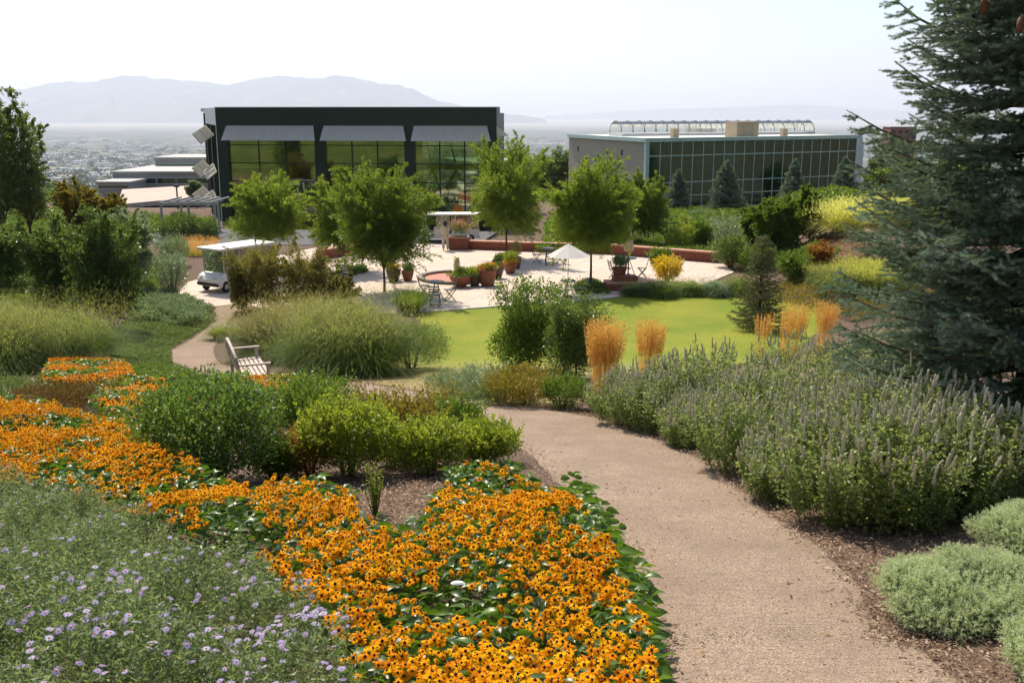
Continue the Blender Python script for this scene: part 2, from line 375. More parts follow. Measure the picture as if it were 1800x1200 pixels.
def needlesVF(A, E, dens, nl, w, rng, fwd=.55):
    """bottle-brush needles round the twigs A->E"""
    Ln = np.linalg.norm(E - A, axis=1); cnt = np.maximum(3, (Ln * dens).astype(int)); k = np.repeat(np.arange(len(A)), cnt)
    t = rng.random(len(k)); P = A[k] + (E[k] - A[k]) * t[:, None]; d = unit(E - A)[k]
    rad = unit(np.cross(d, rng.normal(size=P.shape))); D = unit(d * fwd + rad * .85 + [0, 0, .12])
    S = unit(np.cross(D, d + .01)); l = (nl * (.8 + .4 * rng.random(len(k))) * (1 - .35 * (t > .93)))[:, None]
    V = np.stack([P - S * w / 2, P + S * w / 2, P + D * l], 1)
    return V.reshape(-1, 3), np.arange(3 * len(k)).reshape(-1, 3), k
def conifer(name, label, cat, loc, H, rx, seed, mat, dens=120, nl=.03, w=.006, whorl=.3, nb=6, z0=.35, droop=.25, side=.13, sub=True, group=None, rz=0, power=.85, uplift=.12, tr=.02, trunkmat=None, lo=0, gap=0.0, cones=0):
    rng = np.random.default_rng(seed); root = thing(name, label, cat, loc, rz, group); m = MB()
    m.tube([(0, 0, -.1), (0, 0, H * .5), (0, 0, H * .97)], [H * tr, H * tr * .6, .01], 8)
    A = []; E = []; V = []
    z = z0
    while z < H * .97:
        f = 1 - (z - lo) / (H - lo); L0 = rx * max(.03, f) ** power
        for b in range(nb):
            if rng.random() < gap: continue
            a = 2 * PI * (b + rng.random() * .8) / nb + z * 2.1; L = L0 * (.72 + .4 * rng.random())
            el = uplift + .35 * (1 - f) - droop * f * .5; zb = z + rng.normal() * whorl * .2
            h = np.array([math.cos(a), math.sin(a), 0]); s = np.array([-math.sin(a), math.cos(a), 0])
            N = 6; pts = []
            for i in range(N + 1):
                t = i / N; pts.append(np.array([0, 0, zb]) + h * L * t + np.array([0, 0, 1]) * L * (el * t - droop * t * (1 - t) * 1.2 + .10 * t * t) + s * L * .05 * math.sin(t * 4 + seed + b))
            m.tube([tuple(p) for p in pts], [.014 * L + .004, .012 * L + .004, .01 * L + .003, .008 * L + .003, .006 * L + .002, .004 * L + .002, .003], 4, False)
            bv = rng.random() * .45
            def P_(t):
                q = min(N - 1, int(t * N)); return pts[q] + (pts[q + 1] - pts[q]) * (t * N - q)
            for i in range(1, N):
                if i >= 1: A.append(pts[i]); E.append(pts[i + 1]); V.append(bv + .1)
            ns = max(3, int(L / side))
            for i in range(ns):
                t = .14 + .84 * (i + .5 * rng.random()) / ns; q = P_(t)
                for sg in (-1, 1):
                    l = (1 - t) * L * .5 + side * (.75 + .6 * rng.random())
                    l = min(l, L * .5)
                    d = h * (.75 + .25 * rng.random()) + s * sg * (.75 + .3 * rng.random()) + np.array([0, 0, rng.normal() * .16 + .02])
                    d /= np.linalg.norm(d); e = q + d * l + np.array([0, 0, -.06 * l])
                    A.append(q); E.append(e); V.append(bv + .12 * rng.random())
                    if sub:
                        nn = int(l / (side * .85))
                        for j in range(nn):
                            u = (j + .5 + .4 * rng.random()) / (nn + .5)
                            for s2 in (-1, 1):
                                if rng.random() < .15: continue
                                ll = min(side * (.7 + .5 * rng.random()), (1 - u) * l * .8 + side * .4)
                                dd = d * .8 + s2 * np.cross(d, [0, 0, 1]) * .7 + np.array([0, 0, rng.normal() * .3]); dd /= np.linalg.norm(dd)
                                A.append(q + (e - q) * u); E.append(q + (e - q) * u + dd * ll); V.append(bv + .2 + .25 * rng.random())
        z += whorl * (.75 + .5 * rng.random()) * (.55 + .45 * f)
    for i in range(6):
        a = i * PI / 3; A.append(np.array([0, 0, H * .93])); E.append(np.array([.06 * math.cos(a), .06 * math.sin(a), H * (.97 + .03 * (i == 0))])); V.append(.5)
    m.build('trunk', trunkmat or M_bark, root)
    A = np.array(A); E = np.array(E); V = np.array(V)
    vv, F, k = needlesVF(A, E, dens, nl, w, rng)
    arr('needles', vv, F, mat, root, np.repeat(np.clip(V[k] + rng.random(len(k)) * .35, 0, 1), 3))
    root['_twigs'] = len(A)
    return root, A, E

def grass(name, label, cat, loc, rx, ry, h, n, mat, seed, w=.012, droop=.55, plume=None, np_=0, pw=.02, pl=.35, group=None, spread=.7, rz=0, kind=None, base=.45, nclump=1, dome=0, dmat=None):
    """ornamental grass: arching blades and, if any, airy plumes"""
    rng = np.random.default_rng(seed); root = thing(name, label, cat, loc, rz, group)
    a = rng.random(n) * 2 * PI; r = np.sqrt(rng.random(n)) * base
    if nclump > 1:
        ca = rng.random(nclump) * 2 * PI; cr = np.sqrt(rng.random(nclump)) * .75; ci = rng.integers(0, nclump, n)
        B = np.stack([np.cos(ca[ci]) * cr[ci] * rx + np.cos(a) * r * rx * .4, np.sin(ca[ci]) * cr[ci] * ry + np.sin(a) * r * ry * .4, np.zeros(n)], 1)
    else: B = np.stack([np.cos(a) * r * rx, np.sin(a) * r * ry, np.zeros(n)], 1)
    lean = spread * (r / base) ** .8 * (.5 + .7 * rng.random(n)); lean = lean[:, None]
    D = unit(np.concatenate([np.stack([np.cos(a), np.sin(a)], 1) * lean, np.ones((n, 1))], 1) + .14 * rng.normal(size=(n, 3)))
    L = h * (.7 + .4 * rng.random(n)) * (1.02 + .25 * (r / base))
    V, F, m = bladeVF(B, D, L, w, droop * (.6 + .8 * rng.random(n)))
    arr('blades', V, F, mat, root, np.repeat(rng.random(n), m))
    if dome:   # dense rounded body of fine arching leaves
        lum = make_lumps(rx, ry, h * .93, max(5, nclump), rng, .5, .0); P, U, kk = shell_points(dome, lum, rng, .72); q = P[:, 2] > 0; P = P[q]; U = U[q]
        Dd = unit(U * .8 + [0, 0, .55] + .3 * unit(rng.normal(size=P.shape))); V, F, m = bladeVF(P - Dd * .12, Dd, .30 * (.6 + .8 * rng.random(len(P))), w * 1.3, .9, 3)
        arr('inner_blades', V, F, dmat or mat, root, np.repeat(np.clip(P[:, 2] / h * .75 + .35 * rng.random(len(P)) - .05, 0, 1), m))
    if plume:
        k = rng.integers(0, n, np_); t = rng.random(np_) ** .7
        H_ = unit(D[k] * [1, 1, 0] + 1e-6); dr = droop * .35
        T_ = .72 + .42 * t
        P = B[k] + D[k] * (L[k] * T_)[:, None] + (H_ * .35 - np.array([0, 0, 1.0])) * (L[k] * dr * T_ ** 2)[:, None] + rng.normal(size=(np_, 3)) * pl * .22
        d = unit(D[k] + .55 * rng.normal(size=P.shape))
        V, F = leafVF(P, d, pl * (.3 + .5 * rng.random(np_)), pw, rng, .05)
        arr('plumes', V, F, plume, root, np.repeat(rng.random(np_), 4))
    return root
def reed(name, label, cat, loc, r, h, n, seed, group=None, lean=.0, gmat=None, plume=None, hh=.42):
    """feather reed grass: upright stems with dense golden heads above green blades"""
    rng = np.random.default_rng(seed); root = thing(name, label, cat, loc, 0, group)
    a = rng.random(n) * 2 * PI; q = np.sqrt(rng.random(n))
    B = np.stack([np.cos(a) * q * r * .45, np.sin(a) * q * r * .45, np.zeros(n)], 1)
    D = unit(np.stack([np.cos(a) * q * .22 * r / h * 2 + lean, np.sin(a) * q * .22 * r / h * 2, np.ones(n)], 1) + .035 * rng.normal(size=(n, 3)))
    L = h * (.82 + .22 * rng.random(n)); V, F, m = bladeVF(B, D, L, .007, .03 + .05 * rng.random(n), 3)
    arr('stalks', V, F, plume or L_gold, root, np.repeat(rng.random(n), m))
    g = n * 2; a = rng.random(g) * 2 * PI; q = np.sqrt(rng.random(g))
    B2 = np.stack([np.cos(a) * q * r * .5, np.sin(a) * q * r * .5, np.zeros(g)], 1)
    D2 = unit(np.stack([np.cos(a) * q * .6, np.sin(a) * q * .6, np.ones(g)], 1) + .1 * rng.normal(size=(g, 3)))
    V, F, m = bladeVF(B2, D2, h * (.4 + .3 * rng.random(g)), .009, .5, 4)
    arr('blades', V, F, gmat or L_grass, root, np.repeat(rng.random(g), m))
    per = 26; t = 1 - hh * rng.random((n, per)); P = B[:, None] + D[:, None] * (L[:, None] * t)[..., None] + rng.normal(size=(n, per, 3)) * .006
    P[..., 2] -= (L[:, None] * t * t * .05); P = P.reshape(-1, 3)
    d = unit(np.repeat(D, per, 0) + .35 * rng.normal(size=P.shape))
    V, F = leafVF(P, d, .05, .012, rng)
    arr('seed_heads', V, F, plume or L_gold, root, np.repeat(rng.random(len(P)), 4))
    return root
# ================================================================== SETTING
def grid(name, xs, ys, mat, fz=T, kind='structure', mask=None, dz=0.0, v=None):
    X, Y = np.meshgrid(xs, ys); Z = fz(X, Y) + dz; nx, ny = len(xs), len(ys)
    V = np.stack([X, Y, Z], -1).reshape(-1, 3); i, j = np.meshgrid(np.arange(nx - 1), np.arange(ny - 1)); b = (j * nx + i).ravel()
    F = np.stack([b, b + 1, b + nx + 1, b + nx], 1)
    if mask is not None:
        c = V[F].mean(1); F = F[mask(c[:, 0], c[:, 1])]
        u, inv = np.unique(F, return_inverse=True); V = V[u]; F = inv.reshape(-1, 4)
    o = arr(name, V, F, mat, smooth=True)
    if kind: o['kind'] = kind
    return o
def grow(a, b, s, f):
    out = [a]; 
    while out[-1] < b: out.append(out[-1] + s); s *= f
    return out
# mulch ground
m, nt, out = nm('mulch')
n1 = noise(nt, 60, 6, rough=.75); n2 = noise(nt, 1.2, 5)
tc = nt.nodes.new('ShaderNodeTexCoord'); vo = nt.nodes.new('ShaderNodeTexVoronoi'); vo.inputs['Scale'].default_value = 85
mp = nt.nodes.new('ShaderNodeMapping'); mp.inputs['Scale'].default_value = (1, .45, 1); mp.inputs['Rotation'].default_value = (0, 0, .6)
nt.links.new(tc.outputs['Object'], mp.inputs[0]); nt.links.new(mp.outputs[0], vo.inputs['Vector'])
c = ramp(nt, vo.outputs['Color'], [(.15, (.05, .03, .02)), (.5, (.13, .082, .058)), (.85, (.30, .215, .16))])
c = mixc(nt, ramp(nt, n2, [(.35, (0, 0, 0)), (.7, (.45, .45, .45))]), c, (.22, .15, .10))
c = mixc(nt, ramp(nt, n1, [(.3, (0, 0, 0)), (.7, (.5, .5, .5))]), c, (.09, .055, .04))
sx = nt.nodes.new('ShaderNodeSeparateXYZ'); nt.links.new(tc.outputs['Object'], sx.inputs[0]); ab = nt.nodes.new('ShaderNodeMath'); ab.operation = 'ABSOLUTE'; nt.links.new(sx.outputs[0], ab.inputs[0])
mr = nt.nodes.new('ShaderNodeMapRange'); mr.inputs[1].default_value = 15.5; mr.inputs[2].default_value = 17.5; nt.links.new(ab.outputs[0], mr.inputs[0])
mr2 = nt.nodes.new('ShaderNodeMapRange'); mr2.inputs[1].default_value = 36; mr2.inputs[2].default_value = 33; nt.links.new(sx.outputs[1], mr2.inputs[0])
mu = nt.nodes.new('ShaderNodeMath'); mu.operation = 'MULTIPLY'; nt.links.new(mr.outputs[0], mu.inputs[0]); nt.links.new(mr2.outputs[0], mu.inputs[1])
c = mixc(nt, mu.outputs[0], c, ramp(nt, noise(nt, .3, 6), [(.3, (.04, .06, .012)), (.5, (.085, .10, .02)), (.7, (.15, .15, .04))]))
h = bump(nt, vo.outputs['Distance'], .9, .02)
pbsdf(nt, out, c, .9, 0, h, .2); M_mulch = m
xs = np.array(sorted(set([-v for v in grow(0, 900, .4, 1.035)] + grow(0, 900, .4, 1.035))))
xs = np.concatenate([-np.array(grow(40, 2500, .8, 1.12))[::-1], np.arange(-39.6, 40, .4), grow(40, 2500, .8, 1.12)])
ys = np.concatenate([np.arange(-2, 66, .3), grow(66, 330, .4, 1.05)]); ys[-1] = 330
grid('ground', xs, ys, M_mulch)
# hillside behind the camera (what the glass mirrors)
m, nt, out = nm('dry_grass_hill')
n = noise(nt, .05, 6); c = ramp(nt, n, [(.3, (.04, .06, .012)), (.5, (.085, .10, .025)), (.7, (.15, .145, .05))])
c = mixc(nt, ramp(nt, noise(nt, .16, 4), [(.52, (0, 0, 0)), (.6, (1, 1, 1))]), c, (.05, .08, .02))
pbsdf(nt, out, c, .95, 0, None, .1); M_hill = m
def TH(x, y):
    z = T(x, np.full_like(y, 0) + np.maximum(y, -400)); k = sstep(-14, -160, y) if False else np.clip((-14 - y) / 240, 0, 1)
    return T(x, y) + k * 55 + k * 10 * np.sin(x * .018 + 1) + k * 5 * np.sin(x * .05 + y * .03)
grid('hillside', np.arange(-700, 701, 7.), np.array([-390, -330, -270, -220, -180, -140, -110, -85, -65, -50, -38, -28, -20, -14.0, -11, -8, -5, -2.0]), M_hill, TH)
# valley floor
m, nt, out = nm('valley_floor')
tc = nt.nodes.new('ShaderNodeTexCoord'); mp = nt.nodes.new('ShaderNodeMapping'); mp.inputs['Scale'].default_value = (.00045, .0011, .001)
nt.links.new(tc.outputs['Object'], mp.inputs[0])
n = noise(nt, 6, 8, mp.outputs[0], .7); c = ramp(nt, n, [(.34, (.03, .05, .03)), (.5, (.05, .07, .05)), (.58, (.20, .18, .15)), (.68, (.40, .34, .27))])
mp2 = nt.nodes.new('ShaderNodeMapping'); mp2.inputs['Scale'].default_value = (.004, .011, .001); nt.links.new(tc.outputs['Object'], mp2.inputs[0])
n3 = noise(nt, 3, 8, mp2.outputs[0], .75); c = mixc(nt, ramp(nt, n3, [(.56, (0, 0, 0)), (.64, (.8, .8, .8))]), c, (.45, .42, .38))
# dry plain towards the lake
sx = nt.nodes.new('ShaderNodeSeparateXYZ'); nt.links.new(tc.outputs['Object'], sx.inputs[0])
mr = nt.nodes.new('ShaderNodeMapRange'); mr.inputs[1].default_value = 9000; mr.inputs[2].default_value = 15000; nt.links.new(sx.outputs[1], mr.inputs[0])
c = mixc(nt, mr.outputs[0], c, (.34, .30, .26)); pbsdf(nt, out, c, .95, 0, None, .1)
def TV(x, y): return T(x, y) - .0 + 3 * np.sin(x * .004 + y * .002) * sstep(400, 900, y)
grid('valley_floor', np.concatenate([-np.array(grow(0, 34000, 60, 1.12))[::-1][:-1], grow(0, 34000, 60, 1.12)]), np.array([330] + list(grow(350, 27000, 25, 1.09))), m, TV)
# mountains
def ridge(name, pts, Y, depth, col, seed, base=-178):
    rng = np.random.default_rng(seed); px = np.array([p[0] for p in pts]); py = np.array([p[1] for p in pts], float)
    xp = np.arange(px[0], px[-1], 4.0); yp = np.interp(xp, px, py) + .9 * np.convolve(rng.normal(size=len(xp)), np.ones(4) / 2.2, 'same')
    crest = np.array([at(a, b, Y) for a, b in zip(xp, yp)]); N = 22; rows = []
    prev = np.zeros(len(xp))
    for i in range(N + 1):
        t = i / N; z = base + (crest[:, 2] - base) * (t ** 1.25)
        prev = .75 * prev + .25 * np.convolve(rng.normal(size=len(xp)), np.ones(7) / 2, 'same')
        amp = math.sin(t * PI) * (crest[:, 2] - base) * .16
        y = Y - depth * (1 - t) + prev * depth * .10 * math.sin(t * PI)
        rows.append(np.stack([crest[:, 0] * (y / Y) ** .3, y, np.minimum(z + prev * amp, crest[:, 2] - (1 - t) * 8)], 1))
    rows.append(np.stack([crest[:, 0], np.full(len(xp), Y + depth), np.full(len(xp), base)], 1))
    V = np.stack(rows, 0).reshape(-1, 3); nx = len(xp); i, j = np.meshgrid(np.arange(nx - 1), np.arange(len(rows) - 1)); b = (j * nx + i).ravel()
    m, nt, out = nm(name); n = noise(nt, .0012, 6); c = ramp(nt, n, [(.35, [v * .6 for v in col]), (.7, col)]); pbsdf(nt, out, c, .95, 0, None, .1)
    o = arr(name, V, np.stack([b, b + 1, b + nx + 1, b + nx], 1), m); o['kind'] = 'structure'; return o
ridge('mountain_range', [(-900, 178), (-500, 168), (-260, 172), (-100, 163), (0, 158), (50, 156), (80, 147), (120, 142), (150, 145), (190, 139), (215, 132), (250, 134), (290, 139), (330, 142), (362, 145), (400, 150), (430, 143), (465, 136), (490, 132), (530, 137), (560, 139), (590, 133), (625, 138), (660, 147), (700, 150), (725, 156), (745, 166), (765, 176), (800, 184), (850, 194), (900, 203), (960, 208)], 20000, 3600, (.16, .15, .14), 4)
ridge('far_mountain_range', [(960, 204), (1060, 198), (1180, 192), (1260, 190), (1330, 186), (1400, 183), (1450, 187), (1500, 190), (1600, 196), (1760, 194), (1900, 190), (2300, 200)], 25500, 1400, (.2, .2, .2), 9)
# ------------------------------------------------------------------ path
Rr = [(1700, 1200), (1560, 1095), (1450, 965), (1330, 880), (1230, 805), (1095, 748), (990, 722), (840, 702), (735, 688), (620, 670), (530, 660), (450, 652), (395, 640), (378, 622), (380, 605), (392, 588), (402, 566), (425, 545), (470, 528)]
Ll = [(1160, 1200), (1135, 1095), (1085, 960), (1010, 885), (925, 800), (845, 757), (770, 731), (690, 712), (630, 702), (560, 692), (490, 682), (420, 672), (345, 652), (300, 634), (300, 614), (325, 598), (360, 578), (372, 555), (380, 528)]
Lw = [G(*p) for p in Ll]; Rw = [G(*p) for p in Rr]
Lw = [Vector((.2, -9, 0)), Vector((.6, 0, 0))] + Lw; Rw = [Vector((2.8, -9, 0)), Vector((2.75, 0, 0))] + Rw
def resample(P, n):
    P = [Vector((p[0], p[1], 0)) for p in P]; out = []
    for i in range(n):
        t = i / (n - 1) * (len(P) - 1); k = min(int(t), len(P) - 2); u = t - k
        a, b, c, d = P[max(k - 1, 0)], P[k], P[k + 1], P[min(k + 2, len(P) - 1)]
        out.append(.5 * ((2 * b) + (c - a) * u + (2 * a - 5 * b + 4 * c - d) * u * u + (3 * b - a - 3 * c + d) * u ** 3))
    return np.array(out)
NP = 420; LP = resample(Lw, NP); RP = resample(Rw, NP); rng = np.random.default_rng(3)
ed = np.convolve(rng.normal(size=NP), np.ones(5) / 5, 'same') * .045
ed2 = np.convolve(rng.normal(size=NP), np.ones(5) / 5, 'same') * .045
dv = unit(RP - LP); LP = LP + dv * ed[:, None]; RP = RP + dv * ed2[:, None]
K = 14; t = np.linspace(0, 1, K)[None, :, None]; W = LP[:, None] * (1 - t) + RP[:, None] * t
W[..., 2] = T(W[..., 0], W[..., 1]) + .022; W[:, 0, 2] -= .03; W[:, -1, 2] -= .03
i, j = np.meshgrid(np.arange(K - 1), np.arange(NP - 1)); b = (j * K + i).ravel()
m, nt, out = nm('crushed_gravel')
tc = nt.nodes.new('ShaderNodeTexCoord')
v1 = nt.nodes.new('ShaderNodeTexVoronoi'); v1.inputs['Scale'].default_value = 95; nt.links.new(tc.outputs['Object'], v1.inputs['Vector'])
c = ramp(nt, v1.outputs['Color'], [(.1, (.19, .134, .095)), (.5, (.29, .214, .158)), (.92, (.465, .37, .29))])
c = mixc(nt, ramp(nt, noise(nt, .9, 5), [(.35, (0, 0, 0)), (.7, (.75, .75, .75))]), c, (.205, .15, .11))
c = mixc(nt, ramp(nt, noise(nt, 5, 6, rough=.8), [(.52, (0, 0, 0)), (.66, (.5, .5, .5))]), c, (.19, .15, .13))
h = bump(nt, v1.outputs['Distance'], .55, .012)
pbsdf(nt, out, c, .95, 0, h, .15); M_path = m
o = arr('path', W.reshape(-1, 3), np.stack([b, b + 1, b + K + 1, b + K], 1), m, smooth=True); o['kind'] = 'structure'
def inpoly(poly):
    P = np.array([(p[0], p[1]) for p in poly])
    def f(x, y):
        r = np.zeros(x.shape, bool); j = len(P) - 1
        for i in range(len(P)):
            c = ((P[i, 1] > y) != (P[j, 1] > y)) & (x < (P[j, 0] - P[i, 0]) * (y - P[i, 1]) / (P[j, 1] - P[i, 1] + 1e-12) + P[i, 0]); r ^= c; j = i
        return r
    return f
pathpoly = inpoly(list(LP) + list(RP[::-1]))
# ------------------------------------------------------------------ lawn
m, nt, out = nm('lawn')
c = ramp(nt, noise(nt, 26, 6, rough=.8), [(.3, (.10, .155, .008)), (.7, (.19, .245, .014))])
c = mixc(nt, ramp(nt, noise(nt, .35, 4), [(.35, (0, 0, 0)), (.65, (.8, .8, .8))]), c, (.26, .26, .025))
tc = nt.nodes.new('ShaderNodeTexCoord'); sx = nt.nodes.new('ShaderNodeSeparateXYZ'); nt.links.new(tc.outputs['Object'], sx.inputs[0])
mr = nt.nodes.new('ShaderNodeMapRange'); mr.inputs[1].default_value = 29.5; mr.inputs[2].default_value = 23.5; nt.links.new(sx.outputs[1], mr.inputs[0])
ad = nt.nodes.new('ShaderNodeMath'); ad.operation = 'MULTIPLY'; nt.links.new(mr.outputs[0], ad.inputs[0]); nt.links.new(ramp(nt, noise(nt, 2.5, 5), [(.3, (.4, .4, .4)), (.6, (1, 1, 1))]), ad.inputs[1])
c = mixc(nt, ad.outputs[0], c, (.40, .30, .16))
pbsdf(nt, out, c, .8, 0, bump(nt, noise(nt, 40, 4), .9, .03), .15); M_lawn = m
lawnp = [G(600, 672), G(640, 640), G(740, 600), G(735, 541), G(1070, 519), G(1330, 516), G(1460, 548), G(1420, 600), G(1250, 650), G(1100, 690), G(980, 716), G(880, 710), G(735, 690)]
fl = inpoly(lawnp)
grid('lawn', np.arange(-9, 16, .2), np.arange(17, 46, .2), m, T, mask=lambda x, y: fl(x, y) & ~pathpoly(x, y), dz=.012)
# ------------------------------------------------------------------ plaza and road
m, nt, out = nm('plaza_concrete')
tc = nt.nodes.new('ShaderNodeTexCoord'); br = nt.nodes.new('ShaderNodeTexBrick'); br.offset = .0; br.inputs['Scale'].default_value = 1
br.inputs['Brick Width'].default_value = 1.5; br.inputs['Row Height'].default_value = 1.5; br.inputs['Mortar Size'].default_value = .02
mp = nt.nodes.new('ShaderNodeMapping'); mp.inputs['Rotation'].default_value = (0, 0, .35); nt.links.new(tc.outputs['Object'], mp.inputs[0]); nt.links.new(mp.outputs[0], br.inputs['Vector'])
br.inputs['Color1'].default_value = (.60, .49, .41, 1); br.inputs['Color2'].default_value = (.55, .45, .38, 1); br.inputs['Mortar'].default_value = (.33, .27, .23, 1)
c = mixc(nt, ramp(nt, noise(nt, 1.3, 6), [(.35, (0, 0, 0)), (.7, (.35, .35, .35))]), br.outputs['Color'], (.44, .37, .31))
pbsdf(nt, out, c, .85, 0, None, .2); M_plaza = m
pp = [G(690, 550), G(757, 546), G(1066, 523), G(1135, 513), G(1235, 503), G(1290, 480), G(1262, 458), G(1070, 440), G(955, 434), G(800, 432), G(600, 428), G(470, 455), G(330, 498), G(296, 534), G(330, 545), G(430, 535), G(520, 560)]
o = MB().prism([(p.x, p.y) for p in pp], -.1, .055).build('plaza', m); o['kind'] = 'structure'
o = MB()
kerb = [G(690, 552), G(757, 548), G(1066, 525), G(1135, 515)]
for a, b_ in zip(kerb[:-1], kerb[1:]): o.bar((a.x, a.y, .03), (b_.x, b_.y, .03), .22, .1)
o = o.build('kerb', plain('kerb_concrete', (.62, .56, .50), .85)); o['kind'] = 'structure'
m, nt, out = nm('asphalt')
c = ramp(nt, noise(nt, 3, 8, rough=.7), [(.3, (.075, .078, .085)), (.7, (.12, .12, .125))]); pbsdf(nt, out, c, .9); M_asph = m
rp = [(-45, 63.5), (-12, 61.8), (-2.8, 61.2), (-1.8, 64), (-1.0, 69), (-20, 70.5), (-45, 71)]
o = MB().prism(rp, -1.2, .03).build('road', m); o['kind'] = 'structure'
# path strip on the right-hand hill
a = [G(1330, 428), G(1420, 418), G(1500, 416), G(1640, 422)]
b2 = [Vector((p.x + .2, p.y + 2.2, 0)) for p in a]
aa = resample(a, 40); bb = resample(b2, 40); t = np.linspace(0, 1, 6)[None, :, None]; W = aa[:, None] * (1 - t) + bb[:, None] * t; W[..., 2] = T(W[..., 0], W[..., 1]) + .05
i, j = np.meshgrid(np.arange(5), np.arange(39)); b = (j * 6 + i).ravel()
o = arr('footpath', W.reshape(-1, 3), np.stack([b, b + 1, b + 7, b + 6], 1), M_path); o['kind'] = 'structure'
# ------------------------------------------------------------------ sky, sun, haze
SUN_AZ, SUN_EL = R(-24), R(54)     # azimuth measured from +Y towards +X
w = bpy.data.worlds.new('World'); sc.world = w; w.use_nodes = True; nt = w.node_tree
bg = nt.nodes['Background']; sky = nt.nodes.new('ShaderNodeTexSky'); sky.sky_type = 'NISHITA'; sky.sun_disc = False
sky.sun_elevation = SUN_EL; sky.sun_rotation = SUN_AZ; sky.air_density = 1.0; sky.dust_density = 6.0; sky.ozone_density = 1.0; sky.altitude = 1400
nt.links.new(sky.outputs[0], bg.inputs[0]); bg.inputs[1].default_value = .138
ld = bpy.data.lights.new('sun', 'SUN'); ld.energy = 4.4; ld.angle = R(.5); ld.color = (1, .90, .73)
lo = bpy.data.objects.new('sun', ld); COL.objects.link(lo)
to = Vector((math.sin(SUN_AZ) * math.cos(SUN_EL), math.cos(SUN_AZ) * math.cos(SUN_EL), math.sin(SUN_EL)))
lo.rotation_euler = to.to_track_quat('Z', 'Y').to_euler(); lo.location = (0, 0, 60)
hz = MB().box((0, 13000, 360), (80000, 32000, 1090)).build('haze', None); hz['kind'] = 'stuff'
m = bpy.data.materials.new('haze'); m.use_nodes = True; nt = m.node_tree
for n_ in list(nt.nodes): nt.nodes.remove(n_)
out = nt.nodes.new('ShaderNodeOutputMaterial'); pv = nt.nodes.new('ShaderNodeVolumePrincipled')
pv.inputs['Color'].default_value = (.78, .86, 1, 1); pv.inputs['Density'].default_value = 6.5e-5; pv.inputs['Anisotropy'].default_value = .25
nt.links.new(pv.outputs[0], out.inputs['Volume']); hz.data.materials.append(m)
sc.view_settings.view_transform = 'Standard'; sc.view_settings.look = 'None'; sc.view_settings.exposure = 0.5; sc.view_settings.gamma = 1
cy = sc.cycles; cy.use_denoising = True; cy.max_bounces = 6; cy.diffuse_bounces = 3; cy.glossy_bounces = 3; cy.transmission_bounces = 4; cy.transparent_max_bounces = 8; cy.volume_bounces = 1
cy.caustics_reflective = False; cy.caustics_refractive = False; cy.sample_clamp_indirect = 8
# ================================================================== BUILDINGS
M_dkgreen = plain('dark_green_metal', (.022, .042, .040), .45, .3, .12, .6)
M_ltmetal = plain('pale_metal', (.42, .50, .50), .5, .2, .06, 1)
M_mull = plain('mullion', (.02, .035, .03), .4, .4)
M_white = plain('white_paint', (.72, .72, .70), .5, 0, .05, 2)
M_slab = plain('slab_edge', (.45, .62, .56), .6)
M_int = plain('interior_dark', (.05, .055, .045), .8)
M_conc = plain('concrete', (.33, .33, .31), .85, 0, .1, .4, .01)
M_beige = plain('beige_wall', (.33, .325, .25), .9, 0, .05, .3)
M_tan = plain('tan_metal', (.50, .40, .27), .7, 0, .05, 1)
M_brick = plain('red_brick', (.24, .075, .05), .85, 0, .25, 6, .01)
M_cap = plain('sandstone_cap', (.50, .26, .18), .8, 0, .12, 4)
M_terra = plain('terracotta', (.23, .085, .05), .7, 0, .2, 5)
M_terra2 = plain('dark_glazed_pot', (.11, .06, .045), .4, 0, .2, 5)
M_black = plain('black_metal', (.02, .022, .025), .45, .5)
M_tyre = plain('tyre', (.018, .018, .018), .85)
M_wood = plain('weathered_teak', (.46, .39, .33), .8, 0, .2, 9, .004)
M_soil = plain('soil', (.05, .035, .025), .95, 0, .3, 12)
def glassmat(name, tint, gl, rough=.03, glc=(1, 1, 1)):
    m, nt, out = nm(name); g = nt.nodes.new('ShaderNodeBsdfGlossy'); g.inputs['Roughness'].default_value = rough; g.inputs[0].default_value = rgb(glc)
    nb = bump(nt, noise(nt, .35, 2), .03, .3); nt.links.new(nb, g.inputs['Normal'])
    t = nt.nodes.new('ShaderNodeBsdfTransparent'); t.inputs[0].default_value = rgb(tint); mx = nt.nodes.new('ShaderNodeMixShader')
    f = nt.nodes.new('ShaderNodeFresnel'); f.inputs[0].default_value = 1.5
    a = nt.nodes.new('ShaderNodeMath'); a.operation = 'ADD'; a.inputs[1].default_value = gl; a.use_clamp = True; nt.links.new(f.outputs[0], a.inputs[0])
    nt.links.new(a.outputs[0], mx.inputs[0]); nt.links.new(t.outputs[0], mx.inputs[1]); nt.links.new(g.outputs[0], mx.inputs[2]); nt.links.new(mx.outputs[0], out.inputs[0]); return m
G_main = glassmat('tinted_glass', (.42, .50, .38), .27, .03, (.85, .95, .7))
G_green = glassmat('green_glass', (.16, .36, .28), .07, .06, (.6, 1, .8))
G_sky = glassmat('skylight_glass', (.88, .90, .88), .10)
G_vinyl = glassmat('clear_vinyl', (.62, .62, .56), .10, .15)
G_clear = glassmat('clear_glass', (.8, .85, .85), .06)
m, nt, out = nm('shade_fabric'); p = nt.nodes.new('ShaderNodeBsdfDiffuse'); p.inputs[0].default_value = (.90, .85, .76, 1); t = nt.nodes.new('ShaderNodeBsdfTranslucent'); t.inputs[0].default_value = (.88, .86, .80, 1)
mx = nt.nodes.new('ShaderNodeMixShader'); mx.inputs[0].default_value = .5; nt.links.new(p.outputs[0], mx.inputs[1]); nt.links.new(t.outputs[0], mx.inputs[2]); nt.links.new(mx.outputs[0], out.inputs[0]); M_shade = m

